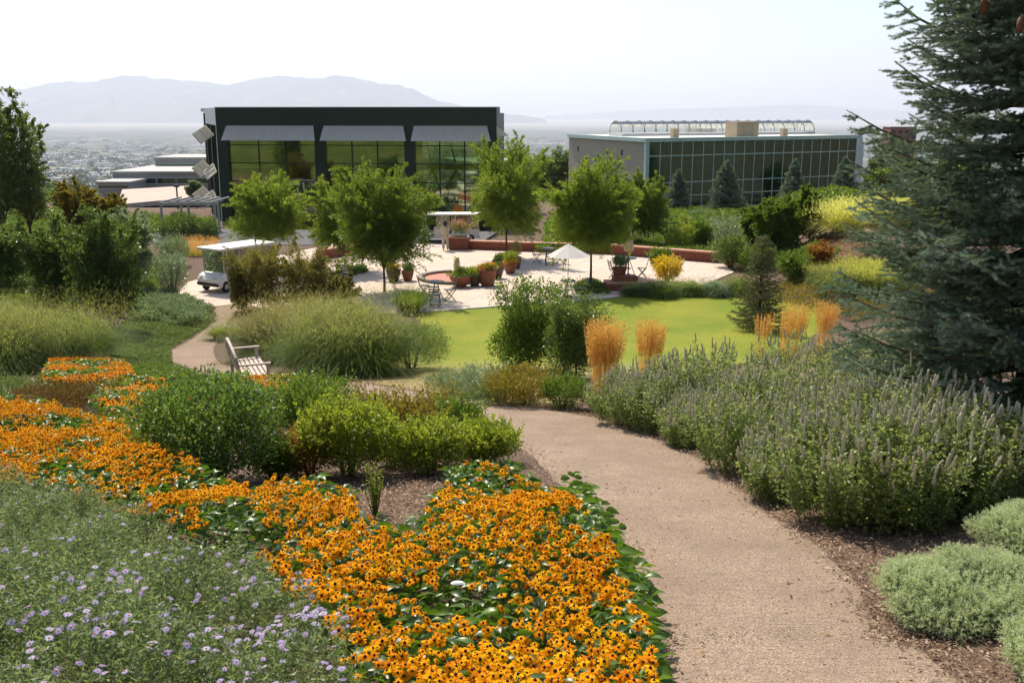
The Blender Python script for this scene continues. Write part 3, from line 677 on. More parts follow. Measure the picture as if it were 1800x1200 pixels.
# ---- the big glass hall
A = at(378, 190, 77.5); B = at(873, 187, 74.5); ZT = 8.42; ZB = -1.0
A = Vector((A.x, A.y, 0)); B = Vector((B.x, B.y, 0)); ux = (B - A).normalized(); LN = (B - A).length
Cc = at(361, 205, 91); Cc = Vector((Cc.x, Cc.y, 0)); us = (Cc - A).normalized(); LS = (Cc - A).length
hall = thing('glass_hall', 'large dark green framed glass hall with three tall glazed bays and pale tilted sun shades', 'building', (A.x, A.y, 0))
def W_(s, d, z): return ux * s + us * d + Vector((0, 0, z))
nrm = Vector((ux.y, -ux.x, 0)); 
def hb(mb, s0, s1, z0, z1, d0, d1):
    """box along the front: s along, d depth to the back"""
    vs = [W_(s, 0, z) - nrm * d for d in (d0, d1) for z in (z0, z1) for s in (s0, s1)]
    return mb.add(vs, [(0, 1, 3, 2), (5, 4, 6, 7), (4, 0, 2, 6), (1, 5, 7, 3), (2, 3, 7, 6), (4, 5, 1, 0)])
def zpx(py, Y=76): return at(600, py, Y).z
zf = zpx(221)
hb(MB(), 0, LN, zf, ZT, 0, 1.6).build('fascia', M_dkgreen, hall)
hb(MB(), -.03, LN + .03, ZT, ZT + .05, -.04, 1.7).build('cornice', M_ltmetal, hall)
def sx_(px): # position along the front for a column of the photo
    d = ray(px, 240); t = d[0] / d[1]; # solve (A+ux*s).x = t*(A+ux*s).y
    return (t * A.y - A.x) / (ux.x - t * ux.y)
cols = [(378, 398), (552, 569), (710, 727), (857, 873)]
for a, b in cols:
    hb(MB(), max(0, sx_(a)), min(LN, sx_(b)), ZB, zf, .0, .9).build('column', M_dkgreen, hall)
mulls = [(398, [451, 499], 552), (569, [616, 661], 710), (727, [771, 815], 857)]
zr = [zpx(y) for y in (256, 288, 321, 354, 386)]
for a, ms, b in mulls:
    s0, s1 = sx_(a), sx_(b)
    f = MB()
    for q in ms: hb(f, sx_(q) - .05, sx_(q) + .05, ZB, zf, .28, .36)
    for z in zr: hb(f, s0, s1, z - .035, z + .035, .272, .352)
    win = hb(MB(), s0, s1, ZB, zf, .31, .325).build('window', G_main, hall)
    f.build('window_frame', M_mull, win)
    # sun shade leaning out of the head of the bay
    m = MB(); z1 = zpx(247); o1 = [W_(s0 + .05, 0, zf - .02) - nrm * (-.02), W_(s1 - .05, 0, zf - .02) - nrm * (-.02), W_(s1 - .1 + .5, 0, z1) - nrm * (-1.1), W_(s0 + .05, 0, z1) - nrm * (-1.1)]
    n_ = Vector((0, 0, .06)); m.add([v for v in o1], [(0, 1, 2, 3)])
    aw = m.build('awning', M_shade, hall)
    for k in range(9):
        q = k / 8; MB().bar(o1[0].lerp(o1[1], q) - n_ * .4, o1[3].lerp(o1[2], q) - n_ * .4, .035).build('awning_rib', M_ltmetal, aw)
# left side: pale fascia and dark glazing with tilted shade boxes
ns = Vector((us.y, -us.x, 0)) * -1   # outward normal of the left side
if ns.x > 0: ns = -ns
def sb(mb, d0, d1, z0, z1, o0, o1):
    vs = [us * d + ns * o + Vector((0, 0, z)) for o in (o0, o1) for z in (z0, z1) for d in (d0, d1)]
    return mb.add(vs, [(0, 1, 3, 2), (5, 4, 6, 7), (4, 0, 2, 6), (1, 5, 7, 3), (2, 3, 7, 6), (4, 5, 1, 0)])
sb(MB(), .02, LS, zf, ZT - .01, -.6, .03).build('side_fascia', M_ltmetal, hall)
sb(MB(), .5, LS, ZB, zf, -.3, -.25).build('side_window', G_main, hall)
for d in (.1, LS * .5, LS - .6): sb(MB(), d, d + .5, ZB, zf, -.5, .02).build('side_column', M_ltmetal if d < 1 else M_dkgreen, hall)
def shade_panel(px, py, Y, w, h, roll):
    c = at(px, py, Y); M = Matrix.Rotation(roll, 3, 'Y') @ Matrix.Rotation(R(-48), 3, 'X'); q = MB()
    q.box((0, 0, 0), (w, .05, h), M=M)
    for k in (-1, 0, 1): q.box(M @ Vector((0, -.05, k * h * .48)), (w, .09, .04), M=M)
    for k in (-1, 1): q.box(M @ Vector((k * w * .48, -.05, 0)), (.04, .085, h * .9), M=M)
    o = q.build('sun_shade', M_shade, hall); o.location = c - Vector((A.x, A.y, 0))
shade_panel(357, 237, 80, 1.0, 1.5, R(50))
for py in (297, 343):
    shade_panel(355, py, 79, 1.0, 1.3, R(48)); shade_panel(370, py + 5, 78, 1.0, 1.1, R(-38))
# right-hand shade tip
c = MB(); c.add([W_(LN, 0, zf), W_(LN + .9, 0, zpx(238)), W_(LN, 0, zpx(240)), W_(LN, 3, zf), W_(LN + .9, 3, zpx(238)), W_(LN, 3, zpx(240))], [(0, 2, 1), (3, 4, 5), (0, 1, 4, 3), (1, 2, 5, 4), (2, 0, 3, 5)]).build('side_awning', M_shade, hall)
# rest of the shell and interior
q = MB(); vs = [W_(0, .02, ZT), W_(LN, .02, ZT), W_(LN, 22, ZT), W_(0, 22, ZT)]
q.add(vs + [v - Vector((0, 0, .3)) for v in vs], [(0, 1, 2, 3), (7, 6, 5, 4), (0, 4, 5, 1), (1, 5, 6, 2), (2, 6, 7, 3), (3, 7, 4, 0)]).build('roof', M_conc, hall)
q = MB(); vs = [W_(LN - .1, .9, ZB), W_(LN - .1, 22, ZB)]
hb(MB(), LN - .25, LN - .05, ZB, ZT - .4, 1.0, 4.0).build('side_wall', M_dkgreen, hall)
q = MB(); q.add([W_(.2, 21.5, ZB), W_(LN, 21.5, ZB), W_(LN, 21.5, ZT - .4), W_(.2, 21.5, ZT - .4)], [(0, 1, 2, 3)]).build('back_wall', M_int, hall)
fl_ = hb(MB(), .3, LN - .3, zpx(300), zpx(291), 2.2, 14).build('floor_slab', M_slab, hall)
hb(MB(), .3, LN - .3, ZB - .1, ZB + .02, .4, 20).build('ground_floor', M_conc, hall)
q = MB()
for a, ms, b in mulls:
    s0, s1 = sx_(a), sx_(b)
    for k in range(3):
        x0 = s0 + (s1 - s0) * k / 3; x1 = s0 + (s1 - s0) * (k + 1) / 3; xm = (x0 + x1) / 2
        q.bar(W_(xm, 0, zpx(300)) - nrm * 2.0, W_(x0, 0, zpx(345)) - nrm * 1.4, .13); q.bar(W_(xm, 0, zpx(300)) - nrm * 2.0, W_(x1, 0, zpx(345)) - nrm * 1.4, .13)
        q.bar(W_(xm, 0, zpx(291)) - nrm * 2.0, W_(x0 + .6, 0, zpx(252)) - nrm * 1.6, .11)
q.build('brace', M_mull, hall)
for px, py in ((486, 266), (413, 317), (573, 263), (767, 258), (705, 300)):
    l = MB().lathe([(.02, .18), (.16, .08), (.2, 0), (.02, -.02)], 12).build('pendant_lamp', M_white, hall); l.location = at(px, py, 79) - Vector((A.x, A.y, 0))
    MB().tube([(0, 0, .1), (0, 0, 1.1)], .015, 5).build('cord', M_black, l)
q = MB()
for k in range(40):
    random.seed(k); s = random.uniform(.6, LN - 1.5); q.box(W_(s, 0, ZB + .6) - nrm * random.uniform(3, 9), (random.uniform(.5, 1.4), .6, random.uniform(.8, 1.4)), rz=k)
q.build('furnishings', M_int, hall)['kind'] = 'stuff'

# ---- the long building with the green curtain wall on the right
P0 = at(1137, 243, 95); P1 = at(1508, 241, 108.5); P2 = at(1000, 238, 113); zt = P0.z; zb = -4.0
def flat(v): return Vector((v.x, v.y, 0))
P0, P1, P2 = flat(P0), flat(P1), flat(P2); e = (P1 - P0); LE = e.length; e.normalize(); g = (P2 - P0); LG = g.length; g.normalize()
cw = thing('curtain_wall_building', 'long low building with green curtain wall, beige end wall and arched rooftop skylight', 'building', (P0.x, P0.y, 0))
en = Vector((e.y, -e.x, 0)); gn = Vector((-g.y, g.x, 0)); gn = gn if gn.x < 0 else -gn
def eb(mb, s0, s1, z0, z1, d0, d1):
    vs = [e * s - en * d + Vector((0, 0, z)) for d in (d0, d1) for z in (z0, z1) for s in (s0, s1)]
    return mb.add(vs, [(0, 1, 3, 2), (5, 4, 6, 7), (4, 0, 2, 6), (1, 5, 7, 3), (2, 3, 7, 6), (4, 5, 1, 0)])
def gb(mb, s0, s1, z0, z1, d0, d1):
    vs = [g * s - gn * d + Vector((0, 0, z)) for d in (d0, d1) for z in (z0, z1) for s in (s0, s1)]
    return mb.add(vs, [(0, 1, 3, 2), (5, 4, 6, 7), (4, 0, 2, 6), (1, 5, 7, 3), (2, 3, 7, 6), (4, 5, 1, 0)])
def sk_(mb, s0, s1, z0, z1, d0, d1):
    vs = [e * s + g * d + Vector((0, 0, z)) for d in (d0, d1) for z in (z0, z1) for s in (s0, s1)]
    return mb.add(vs, [(0, 1, 3, 2), (5, 4, 6, 7), (4, 0, 2, 6), (1, 5, 7, 3), (2, 3, 7, 6), (4, 5, 1, 0)])
def z95(py): return at(1137, py, 95).z
zc = z95(250)
# body with the roof
poly = [Vector((0, 0)), e.xy * LE, (e * LE + g * LG).xy, g.xy * LG]
MB().prism([(p[0], p[1]) for p in poly], zc + .02, zt - .1).build('roof', plain('roof_pale', (.62, .60, .56), .8), cw)
gb(MB(), .45, LG, zb, zc, .02, .4).build('end_wall', M_beige, cw)
for s in (LG * .28, LG * .86): gb(MB(), s - .12, s + .12, zc - 1.4, zc - .9, -.05, .02).build('wall_lamp', M_black, cw)
M_pg = plain('pale_green_metal', (.42, .60, .54), .45, .1, .05, 1)
eb(MB(), -.15, LE + .15, zc, zt, -.16, .3).build('cornice', M_pg, cw)
gb(MB(), .15, LG + .1, zc, zt, -.16, .3).build('side_cornice', M_pg, cw)
gb(MB(), 0, .44, zb, zc - .003, -.03, .3).build('corner_pillar', M_pg, cw)
nP = 21; rows_ = [zc - .01, z95(275), z95(323), z95(347), z95(372), zb]
fr = MB(); 
for k in range(nP + 1):
    s = .3 + (LE - .4) * k / nP; eb(fr, s - .04, s + .04, zb, zc - .02, -.02, .1)
for z in rows_[1:-1]: eb(fr, .3, LE - .1, z - .045, z + .045, -.012, .09)
fr.build('mullion_grid', M_pg, cw)
for k in range(nP):
    s0 = .3 + (LE - .4) * k / nP; s1 = .3 + (LE - .4) * (k + 1) / nP
    for z1, z0 in zip(rows_[:3], rows_[1:4]): eb(MB(), s0 + .03, s1 - .03, z0 + .04, z1 - .04, .03, .05).build('window', G_green, cw)
    eb(MB(), s0 + .03, s1 - .03, zb, rows_[3] - .04, .03, .05).build('window', G_green, cw)
q = MB()
sk_(q, .6, LE - .6, z95(350) - .3, z95(350), 1.0, 7); sk_(q, .6, LE - .6, z95(290) - .3, z95(290), 3.0, 7); q.build('floor_slab', M_conc, cw)
sk_(MB(), .6, LE - .6, zb, zc - .1, 7, 7.2).build('inner_wall', M_int, cw)
q = MB()
for k in range(9): random.seed(k + 50); s = 1 + LE * k / 9.5; sk_(q, s, s + .35, zb, zc - .1, 2.5, 2.9)
q.build('inner_column', M_beige, cw)
sk_(MB(), LE - .25, LE - .05, zb, zc - .01, .12, 16).build('far_wall', M_pg, cw)
# vaulted skylight
V0 = at(1082, 236, 108); V1 = at(1418, 236, 119); org = Vector((P0.x, P0.y, 0)); V0 = flat(V0) - org; V1 = flat(V1) - org; vd = (V1 - V0).normalized(); vn = Vector((-vd.y, vd.x, 0)); VL = (V1 - V0).length; vr = 1.2
zb2 = zt - .1
q = MB(); vs = [V0 + vd * s + vn * o + Vector((0, 0, z)) for s in (0, VL) for o in (-vr - .2, vr + .2) for z in (zb2, zb2 + .28)]
q.add(vs, [(0, 1, 5, 4), (2, 6, 7, 3), (0, 2, 3, 1), (4, 5, 7, 6), (1, 3, 7, 5), (0, 4, 6, 2)]).build('skylight_curb', M_white, cw)
q = MB(); rb = MB(); NA = 12
def arc(s, r): return [V0 + vd * s + vn * (r * math.cos(PI * k / NA)) + Vector((0, 0, zb2 + .35 + r * math.sin(PI * k / NA))) for k in range(NA + 1)]
a0, a1 = arc(0, vr), arc(VL, vr); q.add(a0 + a1, [(k, k + 1, k + NA + 2, k + NA + 1) for k in range(NA)] + [tuple(range(NA + 1))[::-1], tuple(range(NA + 1, 2 * NA + 2))])
sk = q.build('skylight', G_sky, cw)
for k in range(19): rb.tube(arc(VL * k / 18, vr + .03), .05, 5)
rb.build('skylight_rib', M_conc, sk)
for px, py, w_, h_, Y in ((1304, 235, 2.9, 1.45, 104), (1186, 235, .75, .8, 101), (1378, 235, .7, .7, 107), (1232, 222, 3, .8, 118)):
    c = at(px, py, Y); o = MB().box((0, 0, h_ / 2), (w_, w_ * .6, h_)).box((0, 0, h_ + .05), (w_ * 1.02, w_ * .62, .09)).box((w_ * .2, -w_ * .3, h_ / 2), (.05, .06, h_ * .96)).box((-w_ * .2, -w_ * .3, h_ / 2), (.05, .06, h_ * .96)).build('rooftop_unit', M_tan, cw)
    o.location = Vector((c.x - P0.x, c.y - P0.y, zt - .1)); o.rotation_euler = (0, 0, math.atan2(e.y, e.x))

# ---- low grey building far left with flat roofs
def block(name, label, px0, px1, ptop, pbot, Y, depth, mat, wins=0, strip=None, roofmat=None, rz=0, cat='building'):
    a = at(px0, ptop, Y); b = at(px1, ptop, Y); zb_ = at(px0, pbot, Y).z; w_ = b.x - a.x; h_ = a.z - zb_
    zg = float(T((a.x + b.x) / 2, Y + depth / 2)) - 1; zb_ = min(zb_, zg); h_ = a.z - zb_
    t = thing(name, label, cat, ((a.x + b.x) / 2, Y, zb_), rz)
    MB().box((0, depth / 2, h_ / 2), (w_, depth, h_)).build('wall', mat, t)
    MB().box((0, depth / 2, h_ + .12), (w_ + .5, depth + .5, .24)).build('roof', roofmat or M_ltgrey, t)
    if strip:
        n_, y0, y1 = strip; z0 = at(px0, y1, Y).z - zb_; z1 = at(px0, y0, Y).z - zb_
        for k in range(n_):
            wv = w_ * .94 / n_; x = -w_ * .47 + wv * (k + .5)
            wn = MB().box((x, -.04, (z0 + z1) / 2), (wv * .9, .06, z1 - z0)).build('window', G_green, t)
            MB().box((x, -.055, z1 + .02), (wv * .94, .12, .07)).box((x, -.055, z0 - .02), (wv * .94, .12, .07)).build('frame', M_white, wn)
    return t
M_ltgrey = plain('roof_light_grey', (.42, .42, .41), .85); M_grey = plain('grey_wall', (.30, .31, .31), .85, 0, .08, .3)
M_ptan = plain('roof_buff', (.46, .37, .31), .9, 0, .08, .1)
block('office_building', 'long low grey office building with a band of dark windows left of the glass hall', 198, 420, 304, 330, 150, 30, M_grey, strip=(6, 313, 323))
block('office_building', 'plain grey flat-roofed penthouse block rising above the long office building', 272, 420, 279, 303, 165, 12, M_conc, strip=(2, 288, 297))
block('office_building', 'small grey lower annexe at the left end of the office building', 172, 226, 322, 336, 143, 8, M_grey, strip=(3, 326, 331))
# buff flat roof in front of it
a = at(205, 362, 108); b = at(215, 333, 132); c = at(352, 325, 132); d = at(372, 346, 108)
t = thing('low_roofed_building', 'low building with a broad buff coloured flat roof and dark edge beside the glass hall', 'building', (0, 0, 0))
zr_ = (a.z + b.z + c.z + d.z) / 4
MB().add([(v.x, v.y, v.z) for v in (a, d, c, b)] + [(v.x, v.y, v.z - .3) for v in (a, d, c, b)], [(0, 1, 2, 3), (7, 6, 5, 4), (0, 4, 5, 1), (1, 5, 6, 2), (2, 6, 7, 3), (3, 7, 4, 0)]).build('roof', M_ptan, t)
MB().bar((a.x, a.y - .05, a.z - .1), (d.x, d.y - .05, d.z - .1), .2, .5).build('roof_edge', M_ltgrey, t)
MB().prism([(a.x + .4, a.y + .4), (d.x - .4, d.y + .4), (c.x - .4, c.y - .4), (b.x + .4, b.y - .4)], -6, min(a.z, d.z) - .35).build('wall', M_grey, t)
tb = block('brick_tower_building', 'tall reddish brick block with rows of windows partly hidden by the big blue spruce', 1566, 1612, 224, 275, 330, 7, plain('brown_brick', (.26, .13, .11), .9), roofmat=M_ltgrey)
for r_ in range(4):
    for k in range(4):
        o = MB().box((-3.3 + k * 2.2, -.05, 0), (1.4, .1, 1.1)).build('window', M_int, tb); o.location = (0, 0, at(1556, 232 + r_ * 9, 330).z - tb.location.z)
# pyramid roofed tower in the haze
c = at(1513, 226, 900); zg = float(T(c.x, 900)); t = thing('domed_tower', 'hazy grey tower with a pointed cap on the horizon beside the green building', 'building', (c.x, 900, zg))
hh = c.z - zg; MB().box((0, 0, hh * .35), (6, 6, hh * .7)).build('tower', M_grey, t); MB().lathe([(4.4, hh * .7), (3.6, hh * .8), (1.8, hh * .93), (.4, hh), (.1, hh + 2)], 10).build('cap', M_grey, t)

# ================================================================== PLAZA FURNITURE
# ---- red brick walls
def wall(label, p, q, h, w=.4, name='brick_wall'):
    p = G(*p); q = G(*q); c = (p + q) / 2; t = thing(name, label, 'wall', (c.x, c.y, 0)); a = Vector((p.x - c.x, p.y - c.y, 0)); b = Vector((q.x - c.x, q.y - c.y, 0))
    MB().bar(a + Vector((0, 0, h / 2)), b + Vector((0, 0, h / 2)), w, h).build('wall', M_brick, t)
    MB().bar(a + Vector((0, 0, h + .035)), b + Vector((0, 0, h + .035)), w + .08, .07).build('coping', M_cap, t)
wall('low red brick wall behind the plaza between the person and the closed parasol', (818, 439), (1071, 447.5), .52)
wall('low red brick wall right of the closed parasol ending in dark green shrubs', (1073, 448), (1262, 463), .56)
wall('short red brick wall half hidden behind the left plaza trees', (560, 458), (640, 446), .55)
t = thing('brick_planter', 'square red brick planter standing beside the person', 'planter', G(806, 441).xy.to_3d())
MB().box((0, .35, .38), (1.15, .8, .76)).build('box', M_brick, t); MB().box((0, .35, .79), (1.25, .9, .07)).build('coping', M_cap, t); MB().box((0, .35, .83), (1, .65, .03)).build('soil', M_soil, t)
c = G(1108, 513); t = thing('brick_planter', 'stepped red brick planter at the corner of lawn and plaza', 'planter', (c.x, c.y + .5, .05), R(8))
MB().box((0, 0, .16), (2.2, 1.0, .32)).build('lower_step', M_brick, t); MB().box((0, 0, .35), (2.26, 1.06, .06)).build('coping', M_cap, t); MB().box((-.2, .1, .5), (1.1, .6, .24)).build('upper_step', M_brick, t)
# ---- fountain
c = G(803, 491); t = thing('fountain', 'round sunken fountain basin with brick red floor and a white water jet', 'fountain', (c.x, c.y, .055))
MB().lathe([(1.95, 0), (1.95, .14), (1.68, .14), (1.68, .02)], 48).build('rim', plain('fountain_rim', (.20, .17, .14), .7), t)
MB().lathe([(1.67, .0), (1.67, .03)], 40).build('basin_floor', plain('basin_red', (.45, .16, .10), .5, 0, .15, 3), t)
rng = np.random.default_rng(8); n = 900; z = rng.random(n) ** .8 * 1.05; r = .05 + .10 * (1 - z / 1.1) + .03 * rng.random(n); a_ = rng.random(n) * 6.28
Pj = np.stack([r * np.cos(a_), r * np.sin(a_), z + .03], 1); V, F = leafVF(Pj, unit(rng.normal(size=(n, 3)) + [0, 0, 1]), .12, .06, rng)
arr('water_jet', V, F, leafmat('water_foam', (.8, .82, .85), (.9, .92, .94), (.95, .96, .97), .5, .3), t, np.repeat(rng.random(n), 4))
# ---- folding bistro chair
def make_chair():
    t = thing('folding_chair', 'x', 'chair'); 
    MB().bar((-.2, -.2, .0), (-.2, .19, .46), .028).bar((.2, -.2, 0), (.2, .19, .46), .028).bar((-.2, -.2, .02), (.2, -.2, .02), .025).build('front_legs', M_black, t)
    MB().bar((-.18, .22, 0), (-.18, -.16, .46), .028).bar((.18, .22, 0), (.18, -.16, .46), .028).build('rear_legs', M_black, t)
    m = MB()
    for k in range(6): m.box((0, -.19 + k * .075, .465), (.42, .055, .018))
    m.build('seat', M_wood2, t)
    m = MB().bar((-.2, .18, .44), (-.2, .3, .9), .028).bar((.2, .18, .44), (.2, .3, .9), .028)
    m.build('back_frame', M_black, t); m = MB()
    for k in range(3): m.box((0, .235 + k * .028, .62 + k * .11), (.4, .02, .06), M=Matrix.Rotation(R(-14), 3, 'X'))
    m.build('backrest', M_wood2, t); return t
M_wood2 = plain('grey_slats', (.10, .10, .105), .5, .2, .15, 8)
def make_table():
    t = thing('bistro_table', 'x', 'table')
    MB().lathe([(.34, .71), (.36, .72), (.36, .74), (.34, .745)], 24).build('tabletop', M_wood2, t)
    for k in range(3):
        a = k * 2 * PI / 3; MB().bar((.05 * math.cos(a), .05 * math.sin(a), .7), (.3 * math.cos(a), .3 * math.sin(a), 0), .028).build('leg', M_black, t)
    MB().lathe([(.14, .3), (.15, .31), (.14, .32)], 12).build('brace_ring', M_black, t); return t
ch0 = make_chair(); tb0 = make_table(); first = {'c': True, 't': True}
def putp(o0, key, px, py, rz, label, group, sc_=1.0):
    p = G(px, py); loc = (p.x, p.y, .055)
    if first[key]:
        first[key] = False; o0.location = loc; o0.rotation_euler = (0, 0, rz); o0['label'] = label; o0['group'] = group; o0.scale = (sc_,) * 3; return o0
    return copy_tree(o0, loc, rz, label, group, sc_)
GC = 'folding chairs on the plaza'; GT = 'bistro tables on the plaza'
putp(tb0, 't', 766, 527, 0, 'round table nearest the lawn edge with three folding chairs around it', GT, 1.05)
for px, py, rz, lb in ((746, 523, R(100), 'folding chair left of the table nearest the lawn edge'), (791, 531, R(-75), 'folding chair right of the table nearest the lawn edge, in side view'), (765, 540, R(175), 'folding chair in front of the table nearest the lawn edge')):
    putp(ch0, 'c', px, py, rz, lb, GC, 1.05)
putp(tb0, 't', 963, 461, 0, 'round table in the shade behind the white parasol', GT)
for px, py, rz, lb in ((944, 464, R(80), 'folding chair at far left of the shaded table behind the white parasol'), (966, 468, R(180), 'folding chair in front of the shaded table behind the white parasol'), (984, 465, R(-95), 'folding chair right of the shaded table, just left of the white parasol')):
    putp(ch0, 'c', px, py, rz, lb, GC)
putp(tb0, 't', 998, 524, 0, 'table under the open white parasol, half hidden by the tall shrub', GT)
for px, py, rz, lb in ((980, 531, R(120), 'folding chair left of the table under the open white parasol'), (1022, 527, R(-80), 'folding chair right of the table under the open white parasol')):
    putp(ch0, 'c', px, py, rz, lb, GC)
putp(tb0, 't', 1103, 487, 0, 'dark round table pierced by the closed parasol', GT, 1.25)
for px, py, rz, lb in ((1080, 492, R(105), 'folding chair left of the closed parasol'), (1128, 490, R(-100), 'folding chair right of the closed parasol')):
    putp(ch0, 'c', px, py, rz, lb, GC, 1.05)
putp(tb0, 't', 573, 486, 0, 'table under the left plaza trees beside the weeping shrubs', GT)
for px, py, rz, lb in ((597, 483, R(-110), 'folding chair right of the table under the left plaza trees'), (560, 489, R(60), 'folding chair left of the table under the left plaza trees'), (610, 497, R(160), 'folding chair standing alone near the left tree bed')):
    putp(ch0, 'c', px, py, rz, lb, GC)
# ---- parasols
c = G(998, 524); t = thing('parasol', 'open white parasol with drooping canopy standing over a table', 'parasol', (c.x, c.y, .055))
MB().tube([(0, 0, 0), (0, 0, 2.32)], .02, 8).build('pole', M_white, t)
n = 8; q = MB(); vs = [(0, 0, 2.38)] + [(.95 * math.cos(2 * PI * k / n), .95 * math.sin(2 * PI * k / n), 1.86) for k in range(n)]
md = [(.9 * math.cos(2 * PI * (k + .5) / n), .9 * math.sin(2 * PI * (k + .5) / n), 1.83) for k in range(n)]
q.add(vs + md, [(0, 1 + k, 1 + n + k) for k in range(n)] + [(0, 1 + n + k, 1 + (k + 1) % n) for k in range(n)])
m_, nt, out = nm('parasol_canvas'); dd = nt.nodes.new('ShaderNodeBsdfDiffuse'); dd.inputs[0].default_value = (.8, .79, .77, 1); tt = nt.nodes.new('ShaderNodeBsdfTranslucent'); tt.inputs[0].default_value = (.8, .79, .77, 1); mx = nt.nodes.new('ShaderNodeMixShader'); mx.inputs[0].default_value = .4; nt.links.new(dd.outputs[0], mx.inputs[1]); nt.links.new(tt.outputs[0], mx.inputs[2]); nt.links.new(mx.outputs[0], out.inputs[0])
q.build('canopy', m_, t); q = MB()
for k in range(n): q.bar((0, 0, 2.33), (.93 * math.cos(2 * PI * k / n), .93 * math.sin(2 * PI * k / n), 1.84), .012)
q.build('ribs', M_black, t); MB().lathe([(.22, 0), (.22, .05), (.06, .1)], 16).build('base', M_black, t)
c = G(1104, 487); t = thing('parasol', 'closed cream parasol with its cloth folded against a dark wooden pole', 'parasol', (c.x, c.y, .055))
MB().tube([(0, 0, 0), (0, 0, 2.5)], .035, 8).build('pole', plain('dark_wood', (.07, .035, .025), .6), t)
q = MB(); N = 20; prof = [(.03, 2.47), (.10, 2.2), (.16, 1.8), (.21, 1.4), (.20, 1.28)]; vs = []
for r, z in prof:
    for k in range(N): a = 2 * PI * k / N; rr = r * (1 + .22 * (k % 2)); vs.append((rr * math.cos(a), rr * math.sin(a), z))
q.add(vs, [(i * N + k, i * N + (k + 1) % N, (i + 1) * N + (k + 1) % N, (i + 1) * N + k) for i in range(len(prof) - 1) for k in range(N)])
q.build('folded_canopy', plain('cream_canvas', (.62, .52, .36), .85, 0, .08, 4), t); MB().lathe([(.24, 0), (.24, .06), (.06, .12)], 16).build('base', M_black, t)
# ---- pots with their plants
def pot(label, px, py, r, h, mat, plant, seed, taper=.62, z=.055, fill=1.0):
    p = G(px, py); rng = np.random.default_rng(seed)
    t = thing('flower_pot', label, 'pot', (p.x, p.y, z), 0, 'planted pots on the plaza')
    MB().lathe([(r * taper, 0), (r * (taper + .12), h * .2), (r * .96, h * .7), (r, h * .9), (r * 1.06, h * .92), (r * 1.06, h), (r * .92, h), (r * .9, h * .9)], 24).build('pot', mat, t, True)
    pl_ = thing('potted_plant', label.split(' holding ')[1] + ' in the ' + label.split(' holding ')[0].rstrip(','), 'plant', (p.x, p.y, z + h * .9), 0, 'plants in the plaza pots')
    for (nm_, mt, n, L, W, hh, rr, up) in plant:
        lum = make_lumps(r * rr, r * rr, hh, 6, rng, .5); P, U, k = shell_points(n, lum, rng, .3); P[:, 2] = np.abs(P[:, 2])
        D = unit(U * .5 + [0, 0, up] + .6 * unit(rng.normal(size=P.shape))); V, F = leafVF(P, D, L, W, rng); arr(nm_, V, F, mt, pl_, np.repeat(rng.random(len(P)), 4))
    return t
lf = lambda n=900, h=.35, rr=1.2, m=None: ('foliage', m or L_mid, n, .09, .035, h, rr, .5)
pot('large brown pot left of the fountain holding orange flowers', 692, 496, .36, .58, M_terra2, [lf(700, .35, 1.0, L_olive), ('blooms', F_or, 260, .07, .06, .45, 1.05, .6)], 1)
pot('terracotta pot next to the large brown pot, holding a blue-green bushy plant', 717, 495, .30, .5, M_terra, [lf(800, .42, .95, L_cover)], 2)
pot('wide terracotta bowl right of the fountain holding a spreading green plant', 810, 506, .52, .52, M_terra, [lf(900, .25, 1.15, L_mid), ('spikes', L_dark, 400, .16, .03, .5, .5, 1.4)], 3, .45)
pot('small dark pot between the bowl and the tall pot holding light green spiky leaves', 834, 504, .32, .5, M_terra2, [('foliage', L_lime, 800, .16, .03, .42, 1.2, .9)], 4)
pot('tall brown pot beside the bowl holding orange and red flowers over trailing leaves', 857, 504, .42, .78, M_terra, [lf(1000, .35, 1.15, L_dark), ('blooms', F_or, 330, .07, .06, .42, 1.1, .6), ('dark_blooms', F_red, 200, .07, .06, .35, 1.2, .4)], 5, .7)
pot('round pot behind the tall pot holding mixed red flowers', 874, 491, .32, .5, M_terra2, [lf(800, .35, 1.2, L_dark), ('blooms', F_red, 200, .06, .05, .35, 1.2, .5)], 6)
pot('terracotta pot under the right-hand locust tree holding orange flowers and tall yellow grass', 897, 482, .34, .5, M_terra, [('foliage', L_lime, 900, .28, .02, .6, 1.0, 1.3), ('blooms', F_or, 200, .07, .06, .35, 1.1, .5)], 7)
pot('slim dark pot behind the orange pot holding a tall feathery plant', 908, 474, .26, .62, M_terra2, [('foliage', L_plumer, 500, .3, .025, .8, .9, 1.5)], 8)
pot('round terracotta pot on the brick step holding upright grey-green spikes', 1088, 507.5, .34, .42, M_terra, [('foliage', L_sage, 700, .26, .035, .5, .95, 1.8)], 9, .7, .6)
p = thing('potted_plant', 'reddish feathery plant growing in the brick planter beside the person', 'plant', (G(806, 441).x, G(806, 441).y + .35, .85))
rng = np.random.default_rng(5); P, U, k = shell_points(1300, make_lumps(.6, .45, .85, 7, rng, .45), rng, .3)
for nm_, mt, s_ in (('foliage', L_dark, slice(0, 800)), ('plumes', leafmat('plume_red', (.2, .06, .05), (.35, .15, .12), (.55, .35, .3), .3), slice(800, 1300))):
    Q = P[s_].copy(); Q[:, 2] = np.abs(Q[:, 2]) + (.2 if mt != L_dark else 0); V, F = leafVF(Q, unit(U[s_] + [0, 0, 1.] + .5 * rng.normal(size=Q.shape)), .13, .04, rng); arr(nm_, V, F, mt, p, np.repeat(rng.random(len(Q)), 4))

